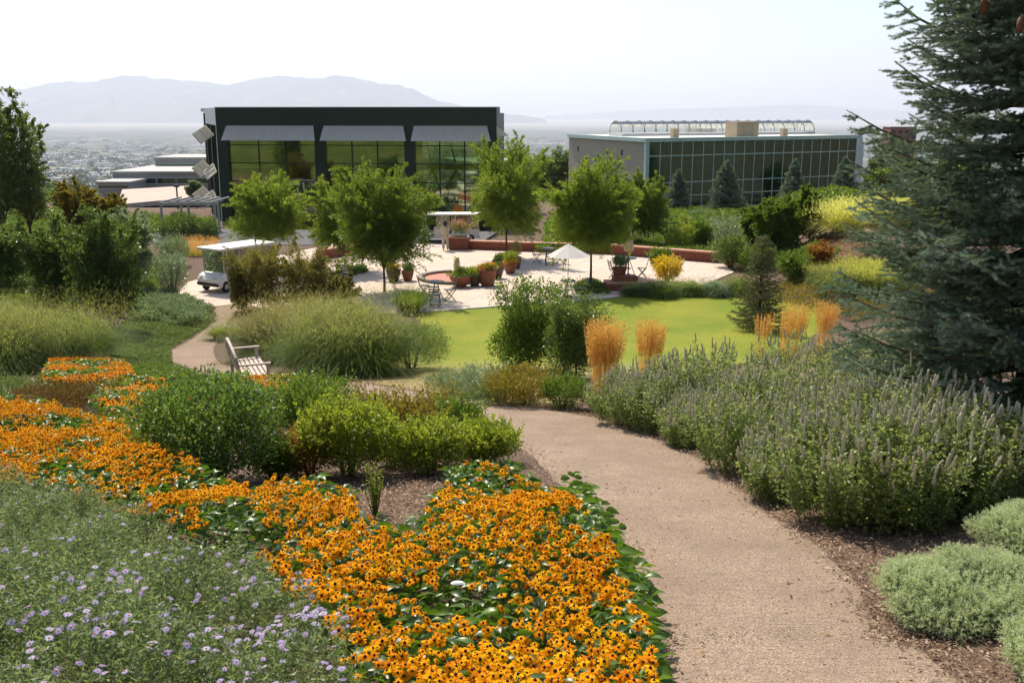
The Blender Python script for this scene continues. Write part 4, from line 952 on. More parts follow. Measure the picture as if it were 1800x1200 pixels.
# ---- pergola
c = G(330, 424); t = thing('pergola', 'pale steel pergola frame on slender posts at the left corner of the glass hall', 'pergola', (0, 0, 0))
Yp = 66.0; zt_ = at(330, 362, Yp).z
fp = [at(283, 362, Yp), at(331, 362, Yp + .3), at(376, 360, Yp + .6), at(318, 360, Yp + 3.2), at(383, 358, Yp + 3.4)]
for p_ in fp: MB().bar((p_.x, p_.y, -.2), (p_.x, p_.y, zt_), .13).build('post', M_ltgrey, t)
q = MB(); q.bar((fp[0].x - .2, Yp, zt_ + .1), (fp[2].x + .3, Yp + .6, zt_ + .1), .12, .2).bar((fp[0].x - .2, Yp + 3.2, zt_ + .1), (fp[4].x + .3, Yp + 3.6, zt_ + .1), .12, .2)
for k in range(6): x = fp[0].x + (fp[2].x - fp[0].x) * k / 5; q.bar((x, Yp - .2, zt_ + .25), (x + .1, Yp + 3.9, zt_ + .25), .08, .1)
q.build('beams', M_ltgrey, t)
# ---- thin posts and rail
c = G(745, 428); t = thing('lamp_post', 'slender pale pole with a small lamp head at the left end of the shuttle stop', 'lamp post', (c.x, 62.6, 0)); hz_ = at(745, 350, 62.6).z
MB().tube([(0, 0, 0), (0, 0, hz_)], .05, 8).build('pole', M_ltgrey, t); MB().box((.12, 0, hz_), (.45, .18, .08)).build('lamp_head', M_ltgrey, t)
c = at(312, 352, 100); t = thing('lamp_post', 'black lamp post standing by the buff roof left of the glass hall', 'lamp post', (c.x, 100, float(T(c.x, 100)))); hz_ = at(312, 329, 100).z - t.location.z
MB().tube([(0, 0, 0), (0, 0, hz_)], .08, 8).build('pole', M_black, t); MB().box((0, 0, hz_ + .1), (.5, .3, .2)).build('lamp_head', M_black, t)
t = thing('railing', 'dark metal railing among shrubs behind the brick wall', 'railing'); pr = [at(x, 392, 63) for x in (1140, 1172, 1204, 1236)]
q = MB()
for a, b in zip(pr[:-1], pr[1:]): q.bar(a, b, .06); q.bar(a - Vector((0, 0, .5)), b - Vector((0, 0, .5)), .035)
q.build('rail', M_black, t)
for a in pr: MB().bar((a.x, a.y, float(T(a.x, a.y))), a, .07).build('post', M_black, t)

# ---- garden shuttle (open electric tram)
def make_shuttle(L=3.9, Wd=1.25, Hh=1.72):
    t = thing('electric_shuttle', 'x', 'shuttle'); h = L / 2; w2 = Wd / 2      # front faces -X
    prof = [(-h, .34), (-h - .02, .52), (-h + .12, .66), (-h + .55, .78), (-h + .62, .42), (-h + .95, .36), (h, .36), (h, .24), (-h + .05, .24)]
    q = MB(); n = len(prof); vs = [(x, -w2, z) for x, z in prof] + [(x, w2, z) for x, z in prof]
    q.add(vs, [tuple(range(n)), tuple(range(n, 2 * n))[::-1]] + [(i, i + n, (i + 1) % n + n, (i + 1) % n) for i in range(n)]); body = q.build('body', M_white, t)
    for s in (-1, 1):
        MB().box((-h + .03, s * w2 * .66, .56), (.05, .16, .1)).build('headlight', M_ltmetal, body)
    MB().box((-h - .03, 0, .33), (.07, Wd * .98, .1)).build('bumper', M_black, t)
    MB().box((-h + .02, 0, .47), (.05, .3, .05)).build('badge', M_int, body)
    rf = MB().box((.1, 0, Hh), (L * 1.0, Wd * 1.12, .05)).box((.1, 0, Hh - .04), (L * .97, Wd * 1.06, .05)).build('roof', M_white, t)
    for x in (-h + .45, -h + 1.5, .4, h - .15):
        for s in (-1, 1): MB().bar((x + (.0), s * w2 * .95, .3), (x, s * w2 * .95, Hh - .05), .045).build('roof_post', M_ltmetal, t)
    for s in (-1, 1):
        MB().box((.45, s * w2 * .97, .55), (L - 1.0, .04, .42)).box((.45, s * w2 * .98, .77), (L - .98, .06, .04)).build('side_panel', M_white, t)
        for k in range(3): MB().box((-h + 1.55 + k * .93, s * w2 * .965, 1.22), (.86, .015, .86)).build('side_curtain', G_vinyl, t)
    ws = MB().add([(-h + .42, -w2 * .9, .78), (-h + .42, w2 * .9, .78), (-h + .5, w2 * .9, Hh - .08), (-h + .5, -w2 * .9, Hh - .08)], [(0, 1, 2, 3)]).build('windshield', G_clear, t)
    for k in range(3):
        x = -h + 1.25 + k * .95; st = MB().box((x, 0, .58), (.5, Wd * .92, .14)).box((x, 0, .45), (.42, Wd * .85, .14)).build('seat', plain('seat_grey', (.35, .34, .31), .7), t)
        MB().box((x + .26, 0, .88), (.1, Wd * .92, .5), M=Matrix.Rotation(R(8), 3, 'Y')).build('seat_back', plain('seat_grey', (.35, .34, .31), .7), st)
    sw = MB().tube([(-h + .62 + .16 * math.sin(a) * .5, -.25 + .16 * math.cos(a), .98 + .14 * math.sin(a)) for a in [2 * PI * k / 14 for k in range(15)]], .014, 5).bar((-h + .5, -.25, .75), (-h + .62, -.25, .98), .03).build('steering_wheel', M_black, t)
    for x in (-h + .5, h - .6):
        for s in (-1, 1):
            q = MB(); N = 20
            for rr, nm_, mt in (((.23, .08), 'wheel', M_tyre),):
                vs = [(x + r * math.cos(2 * PI * k / N), s * w2 * .92 + o, .23 + r * math.sin(2 * PI * k / N)) for o, r in ((-.07, .2), (-.05, .23), (.05, .23), (.07, .2)) for k in range(N)]
                q.add(vs, [(i * N + k, i * N + (k + 1) % N, (i + 1) * N + (k + 1) % N, (i + 1) * N + k) for i in range(3) for k in range(N)] + [tuple(range(N)), tuple(range(3 * N, 4 * N))[::-1]])
                wl = q.build('wheel', M_tyre, t)
            q = MB(); vs = [(x + .11 * math.cos(2 * PI * k / N), s * (w2 * .92 + .075), .23 + .11 * math.sin(2 * PI * k / N)) for k in range(N)]
            q.add(vs, [tuple(range(N))]).build('hub_cap', M_ltmetal, wl)
    return t
s1 = make_shuttle(); p = G(405, 515); s1.location = (p.x, p.y + 1.2, .055); s1.rotation_euler = (0, 0, R(56)); s1.scale = (.86, 1.15, 1.16); s1['label'] = 'white open-sided electric shuttle parked at the left edge of the plaza behind the bench'
s1['group'] = 'garden shuttles'
p = at(790, 428, 63.6); copy_tree(s1, (p.x, 63.9, .03), R(3), 'white electric shuttle with a long grey roof parked on the road behind the person', 'garden shuttles', (1.0, 1, 1.02))

# ---- bench
bz = BZ; t = thing('garden_bench', 'weathered wooden garden bench with arched back standing beside the path', 'bench', (BENCH[0], BENCH[1], bz), R(112)); t.scale = (1.15, 1.15, 1.12)
Lb = 1.55; h = Lb / 2     # bench along X, front faces -Y (after rotation faces right of picture)
m = MB()
for s, nm_ in ((-1, 'leg'), (1, 'leg')):
    MB().bar((s * h, .24, -.3), (s * h, .27, .46), .065, .055).build('leg', M_wood, t)
    MB().bar((s * h, -.26, -.3), (s * h, -.26, .64), .06, .055).build('leg', M_wood, t)
    MB().bar((s * h, -.32, .655), (s * h, .30, .655), .075, .03).build('armrest', M_wood, t)
    MB().bar((s * h, -.26, .37), (s * h, .25, .37), .035, .06).build('side_rail', M_wood, t)
for k in range(6): MB().box((0, -.27 + k * .088, .425 - .006 * k), (Lb, .066, .024)).build('seat_slat', M_wood, t)
MB().bar((-h, -.28, .38), (h, -.28, .38), .03, .07).bar((-h, .24, .37), (h, .24, .37), .03, .06).build('seat_rail', M_wood, t)
# arched back: frame with vertical slats between
def arch(x): return .80 + .20 * math.cos(x / h * PI / 2) ** .7
def bk(x, z): return (x, .27 + (z - .45) * .22, z)
q = MB(); N = 24; pts = [(-h + 2 * h * k / N) for k in range(N + 1)]
for a, b in zip(pts[:-1], pts[1:]): q.bar(bk(a, arch(a)), bk(b, arch(b)), .05, .075)
q.bar(bk(-h, .42), bk(-h, arch(-h) + .02), .06).bar(bk(h, .42), bk(h, arch(h) + .02), .06).bar(bk(-h, .5), bk(h, .5), .04, .06)
bf = q.build('backrest', M_wood, t)
for k in range(13):
    x = -h + Lb * (k + .8) / 13.6; MB().bar(bk(x, .5), bk(x, arch(x)), .058, .02).build('back_slat', M_wood, bf)

# ---- person seen from behind
def skin(name, verts, edges, radii, mat, parent, sub=2, root=0):
    me = bpy.data.meshes.new(name); me.from_pydata([tuple(v) for v in verts], edges, []); me.update()
    o = bpy.data.objects.new(name, me); COL.objects.link(o); o.parent = parent; me.materials.append(mat)
    sm = o.modifiers.new('skin', 'SKIN'); 
    if not me.skin_vertices:
        me.attributes
        import bmesh
        bm = bmesh.new(); bm.from_mesh(me); bm.verts.layers.skin.verify(); bm.to_mesh(me); bm.free()
    for i, r in enumerate(radii): me.skin_vertices[0].data[i].radius = r if hasattr(r, '__len__') else (r, r)
    me.skin_vertices[0].data[root].use_root = True; sm.use_smooth_shade = True
    s = o.modifiers.new('sub', 'SUBSURF'); s.levels = sub; s.render_levels = sub; return o
p = G(783, 442); per = thing('person', 'person in loose beige clothes with dark hair, back turned, standing at the plaza edge', 'person', (p.x, p.y, .055), R(8))
M_skin = plain('skin', (.36, .20, .13), .6, 0, .05); M_hair = plain('hair', (.035, .02, .015), .6, 0, .3, 30); M_cloth = plain('beige_cloth', (.52, .45, .35), .9, 0, .12, 7, .01)
# facing +Y (away); x to the right
V = [(0, 0, .95), (0, .0, 1.15), (0, -.01, 1.38), (0, 0, 1.48), (0, .01, 1.58), (0, .02, 1.66),
     (-.17, 0, 1.40), (-.22, .02, 1.14), (-.19, .16, .98), (-.18, .22, .94), (.17, 0, 1.40), (.23, .0, 1.13), (.24, .06, .90), (.24, .08, .83),
     (-.09, 0, .9), (-.10, .02, .48), (-.10, -.02, .08), (-.11, .12, .03), (.09, 0, .9), (.12, .01, .48), (.13, -.03, .08), (.15, .11, .03), (0, .1, 1.60)]
E = [(0, 1), (1, 2), (2, 3), (3, 4), (4, 5), (2, 6), (6, 7), (7, 8), (8, 9), (2, 10), (10, 11), (11, 12), (12, 13), (0, 14), (14, 15), (15, 16), (16, 17), (0, 18), (18, 19), (19, 20), (20, 21), (4, 22)]
Rd = [.13, .12, .12, .05, .095, .08, .06, .045, .03, .035, .06, .045, .03, .035, .09, .06, .04, .035, .09, .06, .04, .035, .018]
for base, sg in ((9, -1), (13, 1)):
    bx_, by_, bz_ = V[base]
    for k in range(5):
        dx = (-.03 + .018 * k) ; f0 = (bx_ + dx, by_ + .03, bz_ - .03 - (.01 if 0 < k < 4 else 0)); f1 = (bx_ + dx * 1.15, by_ + .055, bz_ - .07 + (.02 if k in (0, 4) else 0))
        V += [f0, f1]; n_ = len(V); E += [(base, n_ - 2), (n_ - 2, n_ - 1)]; Rd += [.010, .008]
skin('body', V, E, Rd, M_skin, per)
skin('shirt', [(0, 0, .86), (0, 0, 1.0), (0, 0, 1.18), (0, -.01, 1.36), (0, 0, 1.46), (-.18, 0, 1.40), (-.235, .02, 1.15), (-.205, .12, 1.02), (.18, 0, 1.40), (.245, 0, 1.13), (.245, .04, .98)],
     [(0, 1), (1, 2), (2, 3), (3, 4), (3, 5), (5, 6), (6, 7), (3, 8), (8, 9), (9, 10)], [(.20, .15), (.19, .14), (.165, .135), (.16, .135), .07, .085, .07, .055, .085, .07, .055], M_cloth, per)
skin('trousers', [(0, 0, .98), (0, 0, .86), (-.10, 0, .82), (-.115, .02, .46), (-.115, -.01, .09), (.10, 0, .82), (.13, .01, .46), (.14, -.02, .09)], [(0, 1), (1, 2), (2, 3), (3, 4), (1, 5), (5, 6), (6, 7)], [(.17, .13), (.17, .13), .115, .095, .09, .115, .095, .09], M_cloth, per)
q = MB(); q.lathe([(.02, .17), (.09, .14), (.125, .05), (.13, -.03), (.12, -.11), (.07, -.17), (.02, -.18)], 14, (0, -.02, 1.63)); q.build('hair', M_hair, per, True)
MB().lathe([(.05, 0), (.1, .05), (.1, .2), (.05, .26)], 12, (.30, .02, 1.0)).bar((.27, 0, 1.22), (.06, -.14, 1.44), .03).build('shoulder_bag', plain('dark_bag', (.05, .035, .04), .7), per)
t = tag(MB().lathe([(.02, 0), (.07, .01), (.09, .04), (.06, .08), (.02, .09)], 9).build('white_tag', M_white), 'small pale object lying on the orange flowers in the near bed', 'plant label')
p = at(805, 1027, 5.9); t.location = (p.x, p.y, p.z); t.scale = (.55, .3, .25)
# ================================================================== PLANTS
def fit(px, pyb, pyt, w, dy=None):
    """base point, half width and height of a plant from where it stands and how tall it looks"""
    p = G(px, pyb); dep = p.y * cp + (CZ - p.z) * sp_; rx = w / 2 * dep / FPX
    dy = rx * .6 if dy is None else dy
    y = p.y + dy; x = p.x * (y / p.y); z = float(T(x, y)); return Vector((x, y, z)), rx, at(px, pyt, y).z - z
def bsh(name, label, cat, px, pyb, pyt, w, mat, L, n, seed, group=None, **k):
    loc, rx, h = fit(px, pyb, pyt, w); return bush(name, label, cat, loc, rx, rx * .9, h, n, L, mat, seed, group=group, **k)
GS = 'shrubs between the flower bed and the path'
bsh('rose_bush', 'large dark green rose bush with a few red hips amid the orange flowers', 'shrub', 378, 862, 655, 265, L_rose, .055, 15000, 1, sh=110, shL=.28, nl=14, extra=(F_red, 46, .035, 'rose_hips'))
bsh('shrub', 'rounded yellow-green shrub, the broadest of those left of the path', 'shrub', 612, 846, 697, 175, L_lime, .05, 9500, 2, GS, sh=110, shL=.2, nl=12)
bsh('shrub', 'fresh green shrub behind the broad yellow-green one, right of the rose bush', 'shrub', 532, 775, 668, 130, L_mid, .05, 6500, 3, GS, sh=80, shL=.22)
bsh('shrub', 'dark green shrub with upright tips below the bench, left of the path bend', 'shrub', 565, 728, 662, 110, L_mid, .05, 4500, 4, GS, sh=60, shL=.25)
bsh('rust_shrub', 'rusty brown wispy shrub at the foot of the broad yellow-green shrub', 'shrub', 545, 842, 752, 120, L_rust, .035, 6500, 5, sh=60, shL=.16)
bsh('shrub', 'small olive shrub at the inner edge of the path bend', 'shrub', 655, 752, 692, 90, L_olive, .045, 3500, 6, GS, sh=60, shL=.3)
bsh('shrub', 'olive green shrub standing left of the two shrubs at the path edge', 'shrub', 712, 790, 702, 115, L_olive, .045, 5500, 7, GS, sh=80, shL=.24)
bsh('shrub', 'tall yellow-green shrub above the mulch clearing, front left of the pair at the path', 'shrub', 758, 838, 738, 125, L_lime, .045, 7500, 8, GS, sh=90, shL=.18, nl=11)
bsh('shrub', 'bushy green shrub touching the path, above the orange mound', 'shrub', 846, 822, 744, 132, L_lime, .045, 8000, 9, GS, sh=90, shL=.16, nl=11)
bsh('shrub', 'darker green shrub with pointed shoots behind the pair at the path edge', 'shrub', 806, 764, 706, 85, L_mid, .05, 3500, 10, GS, sh=60, shL=.26)
bsh('shrub', 'little upright shrub with one tall shoot near the far path edge', 'shrub', 770, 742, 688, 60, L_olive, .05, 1600, 11, GS, sh=40, shL=.3)
bsh('shrub', 'small fresh green shrub tucked between the rose bush and the rusty one', 'shrub', 492, 846, 772, 85, L_mid, .045, 4000, 14, GS, sh=50, shL=.16)
bsh('shrub', 'low yellow-green shrub filling the gap below the olive shrub', 'shrub', 690, 822, 752, 70, L_lime, .045, 3200, 15, GS, sh=50, shL=.16)
# sparse sprouting plant
loc, rx, h = fit(660, 908, 815, 75, .1); rng = np.random.default_rng(4); t = thing('sapling', 'sparse thin-stemmed green sapling standing in the mulch clearing', 'plant', loc); q = MB(); B = []; D = []
for k in range(14):
    a = rng.random() * 6.28; e = (math.cos(a) * rx * .7 * rng.random(), math.sin(a) * rx * .7 * rng.random(), h * (.6 + .4 * rng.random())); q.tube([(e[0] * .2, e[1] * .2, 0), (e[0] * .7, e[1] * .7, e[2] * .5), e], [.006, .004, .002], 4)
    for j in range(26): u = .3 + .7 * rng.random(); B.append([e[0] * u, e[1] * u, e[2] * u]); D.append(rng.normal(size=3) + [0, 0, .4])
q.build('stem', M_stem, t); V, F = leafVF(np.array(B), unit(np.array(D)), .04, .018, rng); arr('foliage', V, F, L_lime, t, np.repeat(rng.random(len(B)), 4))
# low reddish and brown plants in the left bed
bsh('low_shrub', 'dark reddish brown low shrub between the two far orange patches on the left', 'shrub', 120, 726, 676, 200, leafmat('leaf_brownred', (.06, .035, .015), (.11, .07, .03), (.16, .13, .045), .25, .6, .2), .04, 9000, 12, sh=40, shL=.15, nl=14)
bsh('low_shrub', 'dark low shrub at the left picture edge above the orange drift', 'shrub', 10, 708, 662, 120, L_dark, .04, 4500, 19, sh=40, shL=.15)
bsh('low_shrub', 'brownish green low shrub left of the rose bush', 'shrub', 225, 762, 718, 120, L_olive, .04, 4500, 13, sh=30, shL=.15)
# shrubs in front of the lawn
GM = 'shrubs between path and lawn'
def multi(name, label, cat, px, pyb, pyt, w, mat, L, n, seed, subs, **k):
    return None
limb_tree('tall_shrub', 'tall open green shrub with reaching branches in front of the lawn', 'shrub', fit(930, 655, 480, 130, .5)[0], 2.65, 1.35, .35, 8000, .075, L_mid, 21, .04, body=9000, bz=.0, bh=.62, tr=.03, fine=24, bottom=.1, open_=.6)
limb_tree('tall_shrub', 'dense dark green tall shrub right of the open branching one', 'shrub', fit(1012, 668, 528, 125, .3)[0], 2.15, 1.05, .25, 7000, .065, L_dark, 22, .035, body=12000, bz=.0, bh=.85, tr=.03, fine=24, bottom=.1, open_=.7)
bsh('low_shrub', 'small grey-green mound at the path edge where the lawn turns brown', 'shrub', 790, 697, 652, 90, L_sage, .03, 6000, 23, sh=70, shL=.14, group=GM)
bsh('low_shrub', 'grey-green leafy mound just right of the small one', 'shrub', 850, 702, 640, 100, L_silver, .035, 6500, 24, sh=70, shL=.2, group=GM)
bsh('low_shrub', 'yellowish green sprawling mound at the foot of the tall shrubs', 'shrub', 925, 718, 645, 150, L_olive, .04, 9500, 25, sh=90, shL=.18, group=GM, nl=12)
bsh('low_shrub', 'fresh green ground-hugging mound along the path below the tall shrubs', 'shrub', 880, 714, 672, 110, L_cover, .035, 5000, 26, sh=50, shL=.12, group=GM)
bsh('low_shrub', 'mid green mound right of the tall shrubs beside the first golden grass', 'shrub', 990, 722, 660, 90, L_mid, .04, 5000, 27, sh=50, shL=.16, group=GM)
# ------------------------------------------------------------------ golden feather reed grass
GR = 'golden feather reed grasses'
for px, pyb, pyt, w, n, ln, lb in ((1058, 724, 556, 74, 330, .03, 'nearest golden reed grass clump, standing left of the hyssop hedge'), (1136, 690, 556, 62, 200, .05, 'golden reed grass clump seen over the left end of the hyssop hedge'),
      (1382, 640, 528, 64, 190, .12, 'golden reed grass clump right of the small spruce'), (1444, 640, 524, 48, 170, .03, 'golden reed grass clump touching the big spruce branches'), (1335, 640, 548, 40, 70, .08, 'thin golden reed grass tuft beside the small spruce'),
      (1650, 628, 540, 80, 200, .0, 'golden reed grass seen through the spruce branches'), (1740, 632, 545, 70, 180, .05, 'golden reed grass behind the trunk of the big spruce')):
    loc, rx, h = fit(px, pyb, pyt, w, .2); reed('reed_grass', lb, 'ornamental grass', loc, rx, h, n, int(px), GR, ln)
reed('reed_grass', 'low wide band of golden grass beside the pergola', 'ornamental grass', fit(345, 447, 420, 90, 0)[0], 2.0, 1.2, 420, 77, GR, .03, hh=.6)
# ------------------------------------------------------------------ fountain grass mounds
GG = 'big feathery grass mounds'
def gm(label, px, pyb, pyt, w, n, np_, seed, plume=L_plume, mat=L_grass, dy=None, droop=.6, group=GG, nclump=7, bw=.009, pl=.22, pw=.007, name='fountain_grass', dome=0, dmat=None):
    loc, rx, h = fit(px, pyb, pyt, w, dy); return grass(name, label, 'ornamental grass', loc, rx, rx * .85, h * 1.05, n, mat, seed, bw, droop, plume, np_, pw, pl, group, .75, 0, None, .42, nclump, dome, dmat)
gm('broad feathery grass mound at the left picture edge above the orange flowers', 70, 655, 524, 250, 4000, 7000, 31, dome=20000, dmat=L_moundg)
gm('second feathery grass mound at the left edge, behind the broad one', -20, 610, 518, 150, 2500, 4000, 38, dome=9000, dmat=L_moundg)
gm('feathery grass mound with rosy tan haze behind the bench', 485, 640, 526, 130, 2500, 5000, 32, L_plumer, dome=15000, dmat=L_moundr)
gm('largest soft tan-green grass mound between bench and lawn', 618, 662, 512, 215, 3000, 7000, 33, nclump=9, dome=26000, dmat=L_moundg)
bsh('shrub', 'fine-leaved blue-green mound at the lawn edge right of the largest grass mound', 'shrub', 722, 652, 568, 142, leafmat('leaf_fine', (.05, .10, .03), (.09, .16, .06), (.17, .25, .11), .35, .5), .07, 15000, 34, W=.014, sh=160, shL=.3, nl=12, up=.9)
gm('small bright green grass tuft at the inner bend of the path', 398, 600, 556, 46, 2500, 600, 35, L_lime, L_lime, nclump=3)
gm('dark green upright grass at the lawn corner beside the near table', 722, 552, 502, 62, 3500, 500, 36, L_lime, L_mid, nclump=4, droop=.3)
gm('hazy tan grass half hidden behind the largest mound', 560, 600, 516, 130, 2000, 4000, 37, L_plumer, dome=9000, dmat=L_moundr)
GY = 'pale yellow grasses on the right slope'
gm('wide yellow-green grass drift on the slope right of the lawn', 1530, 522, 462, 170, 5000, 12000, 41, dome=9000, dmat=L_moundg, plume=leafmat('plume_yellow', (.26, .28, .05), (.38, .38, .09), (.5, .48, .14), .45), mat=L_grass, group=GY, bw=.016, pl=.25, pw=.014)
gm('yellow-green grass mound left of the wide drift', 1462, 500, 468, 70, 3000, 5000, 42, L_plume, L_grass, dome=4000, dmat=L_moundg, group=GY, bw=.016, pw=.014)
gm('bright creamy grass clump at the top right behind the garden', 1482, 412, 356, 86, 5000, 5000, 43, L_cream, L_cream, group=GY, bw=.03, pl=.4, pw=.03, nclump=5)
gm('second creamy grass clump partly behind the big spruce', 1562, 400, 343, 90, 5000, 5000, 44, L_cream, L_cream, group=GY, bw=.03, pl=.4, pw=.03, nclump=5)
gm('pale haze of grass behind the second creamy clump', 1640, 420, 372, 110, 5000, 5000, 45, L_plume, L_grass, group=GY, bw=.03, pl=.4, pw=.03, nclump=5)
GL = 'round grass clumps along the top of the lawn'
for px, pyb, pyt, w, lb, pm in ((1158, 524, 487, 64, 'roundest bright grass clump left along the top of the lawn', L_mid), (1213, 522, 489, 40, 'grass clump in the middle of the row along the top of the lawn', L_grass), (1252, 522, 488, 44, 'whitish-plumed grass clump in the row along the top of the lawn', L_sage), (1296, 520, 480, 56, 'tall loose grass clump at the right end of the row by the small spruce', L_grass), (1188, 518, 492, 34, 'small dark grass tuft between the roundest clump and the middle one', L_mid), (1120, 522, 494, 40, 'dark green clump at the right foot of the brick planter', L_dark)):
    gm(lb, px, pyb, pyt, w, 3000, 700, int(px), L_sage if 'whitish' in lb else L_lime, pm, group=GL, nclump=3, bw=.014, name='grass_clump', dome=1800)
bsh('shrub', 'variegated yellow shrub at the plaza corner above the grass clumps', 'shrub', 1172, 500, 450, 56, L_yellow, .10, 3200, 51, sh=30, shL=.3)
# ------------------------------------------------------------------ low cover on the left
def cover(name, label, poly, off, dens, L, mat, seed, hgt, lump=.5, W=.5, up=.4):
    pts = [G(x, y, off) for x, y in poly]; f = inpoly(pts); rng = np.random.default_rng(seed); P2 = np.array([(p.x, p.y) for p in pts]); lo_, hi = P2.min(0), P2.max(0)
    A_ = (hi - lo_).prod(); n = int(A_ * dens); xy = lo_ + rng.random((n, 2)) * (hi - lo_); k = f(xy[:, 0], xy[:, 1]); xy = xy[k]; n = len(xy)
    c = lo_ + rng.random((max(4, int(A_ / lump ** 2 / 1.2)), 2)) * (hi - lo_)
    # nearest-lump height field
    d2 = np.full(n, 9e9); 
    for q in c: d2 = np.minimum(d2, ((xy - q) ** 2).sum(1))
    hh = hgt * (.45 + .55 * np.sqrt(np.clip(1 - d2 / (lump * .8) ** 2, 0, 1)))
    z = T(xy[:, 0], xy[:, 1]) + hh * (.25 + .75 * rng.random(n) ** .5)
    P = np.stack([xy[:, 0], xy[:, 1], z], 1); D = unit(rng.normal(size=P.shape) * .8 + [0, 0, up])
    V, F = leafVF(P, D, L * (.6 + .8 * rng.random(n)), L * W, rng); o = arr(name, V, F, mat, None, np.repeat(np.clip(rng.random(n) * .7 + .3 * (hh / hgt - .5), 0, 1), 4)); tag(o, label, 'ground cover', kind='stuff'); return o
cover('ground_cover', 'low blue-green ground cover spreading left of the winding path', [(165, 600), (230, 555), (300, 530), (378, 540), (368, 560), (330, 590), (300, 606), (302, 640), (350, 660), (300, 668), (230, 655), (190, 630)], .2, 1500, .06, L_cover, 61, .28, .7)
cover('ground_cover', 'fresh green leafy carpet between the ground cover and the bench', [(200, 640), (300, 645), (345, 658), (420, 675), (400, 700), (300, 690), (225, 670)], .2, 1800, .05, L_mid, 62, .3, .5)
cover('ground_cover', 'greyish meadow plants between the dark trees and the shuttle', [(0, 500), (150, 560), (240, 600), (170, 600), (60, 560), (-60, 540)], .3, 900, .08, L_cover, 63, .5, .9)
cover('ground_cover', 'tall mixed green planting beyond the far bend of the path', [(225, 555), (240, 512), (300, 508), (345, 528), (380, 545), (360, 560), (300, 560)], .4, 1300, .08, L_sage, 64, .6, .6)
cover('ground_cover', 'dense planting beds between plaza walls and the far trees', [(940, 440), (1100, 440), (1270, 455), (1420, 470), (1480, 445), (1400, 425), (1180, 418), (960, 425)], .3, 420, .12, L_mid, 65, .6, .9)
cover('ground_cover', 'sparse dry weeds on the brown mulch slope at the right', [(1400, 470), (1440, 425), (1540, 430), (1600, 460), (1500, 480)], .1, 50, .12, L_rust, 66, .35, .9)
cover('ground_cover', 'scattered low growth along the foot of the right-hand slope', [(1330, 515), (1400, 480), (1560, 470), (1800, 480), (1900, 540), (1500, 560)], .2, 420, .08, L_olive, 67, .3, .8)
cover('ground_cover', 'green undergrowth beneath the left trees', [(-80, 520), (0, 430), (150, 440), (290, 455), (330, 470), (260, 520), (120, 540)], .3, 420, .10, L_mid, 68, .6, 1.0)
cover('ground_cover', 'tree bed of dark leaves around the trunk of the locust tree by the parasols', [(1012, 512), (1008, 498), (1040, 488), (1075, 500), (1072, 514)], .15, 1600, .07, L_dark, 69, .22, .5)
cover('ground_cover', 'round bed of dark leaves around the right-hand rear locust tree', [(865, 462), (870, 448), (905, 446), (915, 458), (890, 468)], .15, 1400, .07, L_dark, 70, .3, .5)
cover('ground_cover', 'round bed of dark leaves around the rear left locust tree', [(590, 478), (592, 468), (640, 466), (648, 477), (620, 484)], .1, 1400, .07, L_dark, 71, .2, .5)
cover('ground_cover', 'planting beds and hedging beyond the road in front of the halls', [(955, 424), (1300, 412), (1560, 405), (1600, 375), (1300, 372), (1000, 385), (960, 400)], .1, 110, .2, L_mid, 72, .8, 1.6)
cover('ground_cover', 'rough greenery beyond the garden left of the glass hall', [(-100, 430), (380, 418), (380, 398), (100, 380), (-100, 380)], .1, 60, .22, L_mid, 73, 1.0, 2.0)
# ------------------------------------------------------------------ trees
GT_ = 'feathery locust trees on the plaza'
def tre(label, px, pyb, pyt, w, crown, n, L, mat, seed, name='locust_tree', cat='tree', group=None, **k):
    if name == 'locust_tree': k.setdefault('body', int(n * .55)); k.setdefault('bz', max(0, (pyb - crown) / (pyb - pyt))); k.setdefault('bh', .8 * (crown - pyt) / (pyb - pyt)); L *= 1.15; k['W'] = .045; w *= 1.12; crown += 4; k.setdefault('sprays', 300); n = int(n * .8)
    if name == 'poplar_tree': k.setdefault('body', n // 4); k.setdefault('bz', .2); k.setdefault('bh', .5); k.setdefault('sprays', 90)
    if name in ('crab_apple_tree', 'weeping_shrub', 'silver_leaf_tree', 'tree', 'leafy_tree'): k.setdefault('body', int(n * .6)); k.setdefault('bz', .04); k.setdefault('bh', .8); k.setdefault('sprays', 150)
    loc, rx, h = fit(px, pyb, pyt, w, 0); th = (at(px, crown, loc.y).z - loc.z); k.setdefault('tr', .05 * h / 5)
    return limb_tree(name, label, cat, loc, h, rx, max(.2, th), n, L, mat, seed, group=group, **k)
tre('broad locust tree before the middle bay of the glass hall, left of the fountain', 676, 516, 296, 186, 470, 30000, .12, L_locustd, 81, group=GT_, W=.03, open_=.55, fine=34)
tre('smaller locust tree half hidden behind the broad one, trunk in the left bed', 606, 478, 318, 120, 440, 12000, .12, L_locust, 82, group=GT_, W=.03)
tre('light green locust tree at the left front of the glass hall', 476, 470, 326, 150, 425, 20000, .12, L_locust, 83, group=GT_, W=.03)
tre('tall locust tree right of the standing person before the right end of the glass hall', 890, 456, 258, 142, 412, 20000, .13, L_locust, 84, group=GT_, W=.03, open_=.6)
tre('vase-shaped bright locust tree between the open and the closed parasol', 1038, 502, 298, 172, 440, 32000, .12, L_locust, 85, group=GT_, W=.03, open_=.5, vase=.75, fine=34)
tre('darker locust tree behind the vase-shaped one, in front of the beige wall', 1132, 436, 316, 100, 410, 12000, .14, L_locustd, 86, group=GT_, W=.035)
tre('tall poplar at the left picture edge', 12, 455, 102, 105, 400, 17000, .11, L_poplar, 87, 'poplar_tree', W=.08, vase=.1, group='poplars at the left edge', open_=.45, fine=34)
